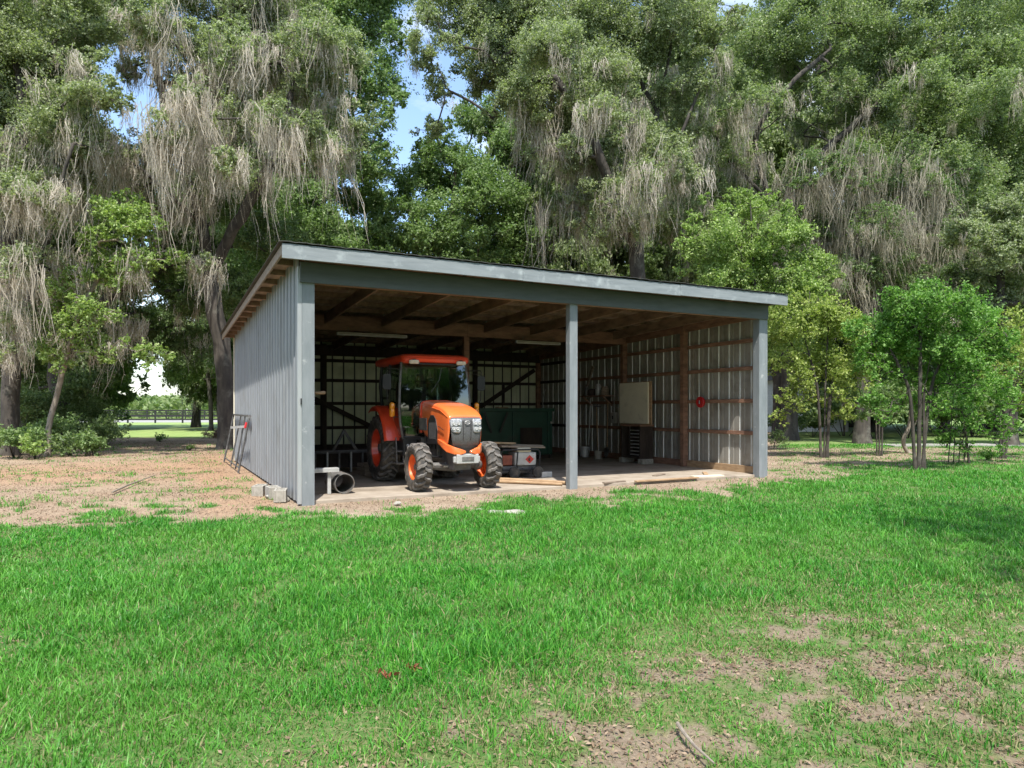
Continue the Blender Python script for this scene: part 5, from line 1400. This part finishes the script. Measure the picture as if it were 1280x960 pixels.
# ---- shrubs
def shrub(name, label, cat, x, y, rad, h, mat, seed, grp, leaf=.07, dens=1.0, stems_=5):
    r = np.random.default_rng(seed)
    root = empty(name, (x, y, 0), 0, label, cat, grp)
    n = 5; pts = []; subs = []; rad *= 1.2
    for k in range(n):
        a = r.uniform(0, 6.28); d = r.uniform(0, .55)*rad
        c = np.array([math.cos(a)*d, math.sin(a)*d, h*r.uniform(.35, .75)])
        p, s = lobe_points(c, rad*r.uniform(.45,.7), 4, int(dens*9*rad*rad/(leaf*leaf)*.5), r, h/rad*.5, rad*.25)
        pts.append(p); subs.append(s)
    p = np.concatenate(pts); p[:,2] = np.abs(p[:,2])+.03
    leaves_mesh('foliage', p, leaf, M[mat], root, r=r, up=.4)
    mb = MB()
    for s in np.concatenate(subs)[::3]:
        mb.tube([(s[0]*.08, s[1]*.08, -.05), (s[0]*.45, s[1]*.45, s[2]*.5), tuple(s)], [.014, .010, .004], 5, cap=False)
    mb.build('stems', M['bark'], root, smooth=True)
    return root
us = 'undergrowth bushes at the left edge of the dirt'
r_ = np.random.default_rng(44)
plants = [(-40,572,1.3,1.5,'leaf_dark','wide green bush cut by the left frame edge'),(18,573,.9,1.0,'leaf_mid','bright low bush at the foot of the left sapling'),(45,574,.6,.7,'leaf_bright','small bright bush just left of the leaning trunk'),(88,571,.7,.8,'leaf_dark','low green bush just right of the leaning trunk'),
          (115,570,.8,.9,'leaf_mid','green bush at the right end of the undergrowth row'),(20,560,1.5,2.4,'leaf_dark','tall dark bush behind the bright ones at the left'),(70,558,1.5,2.3,'leaf_dark','tall dark bush around the thick oak trunk'),(105,556,1.4,2.2,'leaf_dark','tall dark leafy bush ending the undergrowth'),
          (128,562,.9,1.3,'leaf_dark','dark rounded bush at the edge of the far lawn'),(60,565,1.0,1.5,'leaf_mid','mid green bush behind the leaning trunk')]
for i,(px, py, rd, h, mt, lab) in enumerate(plants):
    p = G(px, py); shrub('bush', lab, 'bush', p[0], p[1], rd, h, mt, 200+i, us, leaf=.10, dens=.8)
for i,(px, py, rd, h, mt, lab) in enumerate([(966,562,.5,.9,'leaf_dark','low dark shrub against the outer right corner'), (278,548,.8,.5,'litter','heap of dry reddish brush behind the left wall'),(1235,575,.35,.35,'leaf_lush','tiny green clump under the open shrub tree'),(1182,560,.4,.6,'leaf_lush','small leafy clump left of the open shrub stems'),(238,563,.22,.2,'leaf_bright','tiny weed tuft on the dirt path left of the barn'),(200,553,.35,.5,'leaf_mid','small weedy clump at the edge of the far lawn')]):
    p = G(px, py); shrub('shrub', lab, 'shrub', p[0], p[1], rd, h, mt, 230+i, None, leaf=.06, dens=.7)
# hedge of separate bushes behind the right lawn
proto = None; r_ = np.random.default_rng(9)
hl = ['behind the right front post','right of the two dark oak trunks','behind the yellow green tree','between the yellow green and thin trees','behind the thin shrub tree','behind the crooked sapling','behind the lush round tree','behind the open shrub tree','behind the yellow leaved tree','at the right edge of the hedge row','beyond the right frame edge']
for i in range(11):
    px = 935 + i*40; yy = 38 + r_.uniform(-1.5,1.5); x = (px-CX)/F*yy
    lab = 'dark hedge bush ' + hl[i]
    if proto is None: proto = shrub('hedge_bush', lab, 'bush', x, yy, 1.3, 1.45, 'leaf_dark', 300, 'hedge bushes beyond the right lawn', leaf=.15, dens=1.0)
    else: copy_tree(proto, (x, yy, 0), r_.uniform(0,6), (r_.uniform(1.7,2.2) if px > 1030 else 1.0), lab)

# ---- generic trees for the wood behind; copies share meshes
def generic(name, seed, mat, leaf, mossn=0, Hh=15.0, W_=6.4, dens=.55, mossmat='moss', z0=.10, nl=34):
    r = np.random.default_rng(seed); lob = []
    for k in range(nl):
        a = r.uniform(0, 6.28); z = r.uniform(z0, 1.0); rr = W_*.72*math.sin(min(1, z*1.05)*2.6)**.6 if 0 < z*1.05*2.6 < 3.14 else W_*.2
        d = rr*r.uniform(.35, 1)
        lob.append((np.array([math.cos(a)*d, math.sin(a)*d, z*Hh]), r.uniform(1.5, 2.4), 1.0, mossn, 1.6))
    return make_tree(name, 'x', 'tree', [[(0,0,-.1), (.2,.1,Hh*.3), (-.2,.2,Hh*.6), (.1,0,Hh*.85)]], .4, lob, mat, None, leaf=leaf, dens=dens, seed=seed, attach=.25, mossmat=mossmat)
gA = generic('woodland_tree', 51, 'leaf_mid', .22); gB = generic('woodland_tree', 52, 'leaf_dark', .22, 5)
spots = [(-60,46,0,1.0),(40,50,1,1.1),(120,56,0,1.05),(330,54,1,1.15),(430,58,0,1.1),(600,60,1,.95),(700,52,0,1.1),(790,56,1,1.2),(880,52,1,1.2),(960,62,1,1.25),(1060,58,1,1.2),(1150,60,0,1.2),(1240,50,1,1.2),(1340,48,0,1.2),(1450,44,1,1.2),(660,46,1,.85),(850,46,1,.8),(1180,46,1,.75),(1080,46,1,.8)]
wl = ['past the left frame edge','behind the far left oak','behind the dark thick-trunked oak','behind the leaning mossy oak','behind the tall green oak','behind the rounded bright tree','between the rounded tree and the spreading oak','behind the spreading oak trunk','behind the bright young tree','behind the widest oak trunk','behind the dark moss curtain','behind the lush round tree','behind the grey green oak at the right','past the right frame edge','furthest beyond the right frame edge','lower and nearer, above the roof centre','lower and nearer, above the roof right of centre','lower and nearer, above the lush round tree','lower and nearer, behind the moss curtain']
for i,(px, yy, k, sc) in enumerate(spots):
    g = (gA, gB)[k]; x = (px-CX)/F*yy
    lab = ('green' if k == 0 else 'dark green') + ' woodland tree ' + wl[i]
    if not g.get('used'):
        g['used'] = 1; g.location = (x, yy, 0); g['label'] = lab; g['group'] = 'woodland trees beyond the oaks'; g.scale = (sc,)*3
    else:
        c = copy_tree(g, (x, yy, 0), r_.uniform(0, 6.28), sc, lab)
gD = generic('woodland_oak', 54, 'leaf_oak', .17, 5, Hh=15.0, W_=6.0, dens=.62, z0=.15, nl=40)
for i,(px, yy, sx, szz, wh) in enumerate(((30,44,1.1,1.75,'above the far left oak'),(345,48,.95,1.9,'between the leaning mossy oak and the tall green oak'),(690,46,1.05,1.75,'left of the spreading oak top'),(830,48,1.0,1.9,'right of the spreading oak trunk'),(960,50,1.1,1.9,'above the bright young tree'),(1090,47,1.1,1.8,'above the moss curtain'),(1220,48,1.1,1.8,'above the lush round tree'),(1340,44,1.1,1.7,'beyond the right frame edge'),(-120,40,1.1,1.7,'beyond the left frame edge'),(245,58,.8,1.5,'far behind the leaning oak fork'))):
    x = (px-CX)/F*yy; lab = 'tall grey green woodland oak ' + wh
    if i == 0: gD.location = (x, yy, 0); gD['label'] = lab; gD['group'] = 'tall woodland oaks'; gD.scale = (sx, sx, szz)
    else:
        c = copy_tree(gD, (x, yy, 0), i*2.1, 1, lab); c.scale = (sx, sx, szz)
for g in list(bpy.data.objects):
    if 'used' in g: del g['used']
# far scrub line past the fence at the left, and past the wood
def far_scrub():
    r = np.random.default_rng(61); n = 60000
    th = r.uniform(-1.2, 1.2, n); d = r.uniform(118, 150, n)
    x = np.sin(th)*d; y = np.cos(th)*d
    z = (2.6 + 1.6*(fbm(x*.08, y*.08, 3)-.3) + 1.2*fbm(x*.4, y*.4, 8))*r.uniform(0, 1, n)**.6
    o = leaves_mesh('far_scrub', np.stack([x,y,z],1), .9, M['leaf_far'], None, r=r, up=.3); tag(o, kind='stuff')
far_scrub()
# one thin-crowned tree just outside the right of the frame dapples the lawn
gE = generic('shade_tree', 58, 'leaf_mid', .15, 1, Hh=11.5, W_=4.6, dens=.05, z0=.58, nl=14)
gE.location = (8.2, 2.2, 0); gE['label'] = 'thin crowned tree just outside the right of the frame'
# tall trees behind the viewpoint: they dapple the near lawn and stand in the cab glass
gC = generic('shade_tree', 53, 'leaf_mid', .16, 2, Hh=13.0, W_=5.6, dens=.12, z0=.5, nl=22)
sl_ = ((-17,-5,1.1,'tall shade tree out past the left of the lawn'),(17,-1,.8,'tall shade tree out past the right of the lawn'),
       (-3,-16,1.3,'larger shade tree far behind the viewpoint, left of centre'),(7,-18,1.35,'larger shade tree far behind the viewpoint, right of centre'),(-14,-18,1.3,'larger shade tree far behind on the left'))
for i,(x, y, sc, lab) in enumerate(sl_):
    if i == 0:
        gC.location = (x, y, 0); gC['label'] = lab; gC['group'] = 'shade trees behind the lawn'
    else: copy_tree(gC, (x, y, 0), i*1.3, sc, lab)
for i,(x, y, sc) in enumerate(((-20,-24,1.2),(-9,-26,1.2),(25,-5,1.35),(31,-14,1.6),(19,-17,1.5))):
    copy_tree(gB, (x, y, 0), i*1.1, sc, 'dark wood-edge tree behind the lawn, ' + ('furthest left','left of centre','nearest on the right','furthest right','between the two on the right')[i])['group'] = 'wood-edge trees behind the lawn'
# ------------------------------------------------------------------ sky, sun, camera
EL, AZ = R(61), math.atan2(.10, -.995)   # azimuth measured from +Y towards +X
sd_ = Vector((math.sin(AZ)*math.cos(EL), math.cos(AZ)*math.cos(EL), math.sin(EL)))
w = bpy.data.worlds.new('World'); scene.world = w; w.use_nodes = True
nt = w.node_tree
for n in list(nt.nodes): nt.nodes.remove(n)
out = nt.nodes.new('ShaderNodeOutputWorld'); bg = nt.nodes.new('ShaderNodeBackground'); bg.inputs[1].default_value = .15
sky = nt.nodes.new('ShaderNodeTexSky'); sky.sky_type = 'NISHITA'; sky.sun_disc = False; sky.sun_elevation = EL; sky.sun_rotation = AZ
sky.air_density = 1.0; sky.dust_density = 1.2; sky.ozone_density = 1.5
tc = nt.nodes.new('ShaderNodeTexCoord'); mp = nt.nodes.new('ShaderNodeMapping'); mp.inputs['Scale'].default_value = (1,1,2.6); mp.inputs['Location'].default_value = (.3,.1,.4)
cn = nt.nodes.new('ShaderNodeTexNoise'); cn.inputs['Scale'].default_value = 2.4; cn.inputs['Detail'].default_value = 9; cn.inputs['Roughness'].default_value = .55
cr = nt.nodes.new('ShaderNodeMapRange'); cr.inputs['From Min'].default_value = .50; cr.inputs['From Max'].default_value = .66
L(nt, tc.outputs['Generated'], mp.inputs[0]); L(nt, mp.outputs[0], cn.inputs[0]); L(nt, cn.outputs[0], cr.inputs[0])
c = mix(nt, cr.outputs[0], sky.outputs[0], (4.4, 4.6, 4.9))
L(nt, c, bg.inputs[0]); L(nt, bg.outputs[0], out.inputs[0])
sl = bpy.data.lights.new('sun', 'SUN'); sl.energy = 3.2; sl.angle = R(.6); sl.color = (1, .955, .88)
so = bpy.data.objects.new('sun', sl); col.objects.link(so); so.rotation_euler = sd_.to_track_quat('Z', 'Y').to_euler()
cam = bpy.data.cameras.new('camera'); co = bpy.data.objects.new('camera', cam); col.objects.link(co)
co.location = (0, 0, EYE); co.rotation_euler = (R(90), 0, 0)
cam.sensor_width = 36; cam.lens = 36*F/1280; cam.shift_y = (HY-480)/1280; cam.clip_end = 3000; cam.clip_start = .05
scene.camera = co
vs = scene.view_settings; vs.view_transform = 'Standard'; vs.look = 'None'; vs.gamma = 1; vs.exposure = 1.3; vs.use_curve_mapping = False
cy = scene.cycles; cy.max_bounces = 8; cy.diffuse_bounces = 6; cy.glossy_bounces = 3; cy.transmission_bounces = 4; cy.transparent_max_bounces = 8
cy.use_denoising = True; cy.sample_clamp_indirect = 8
try: scene.render.use_persistent_data = False
except Exception: pass
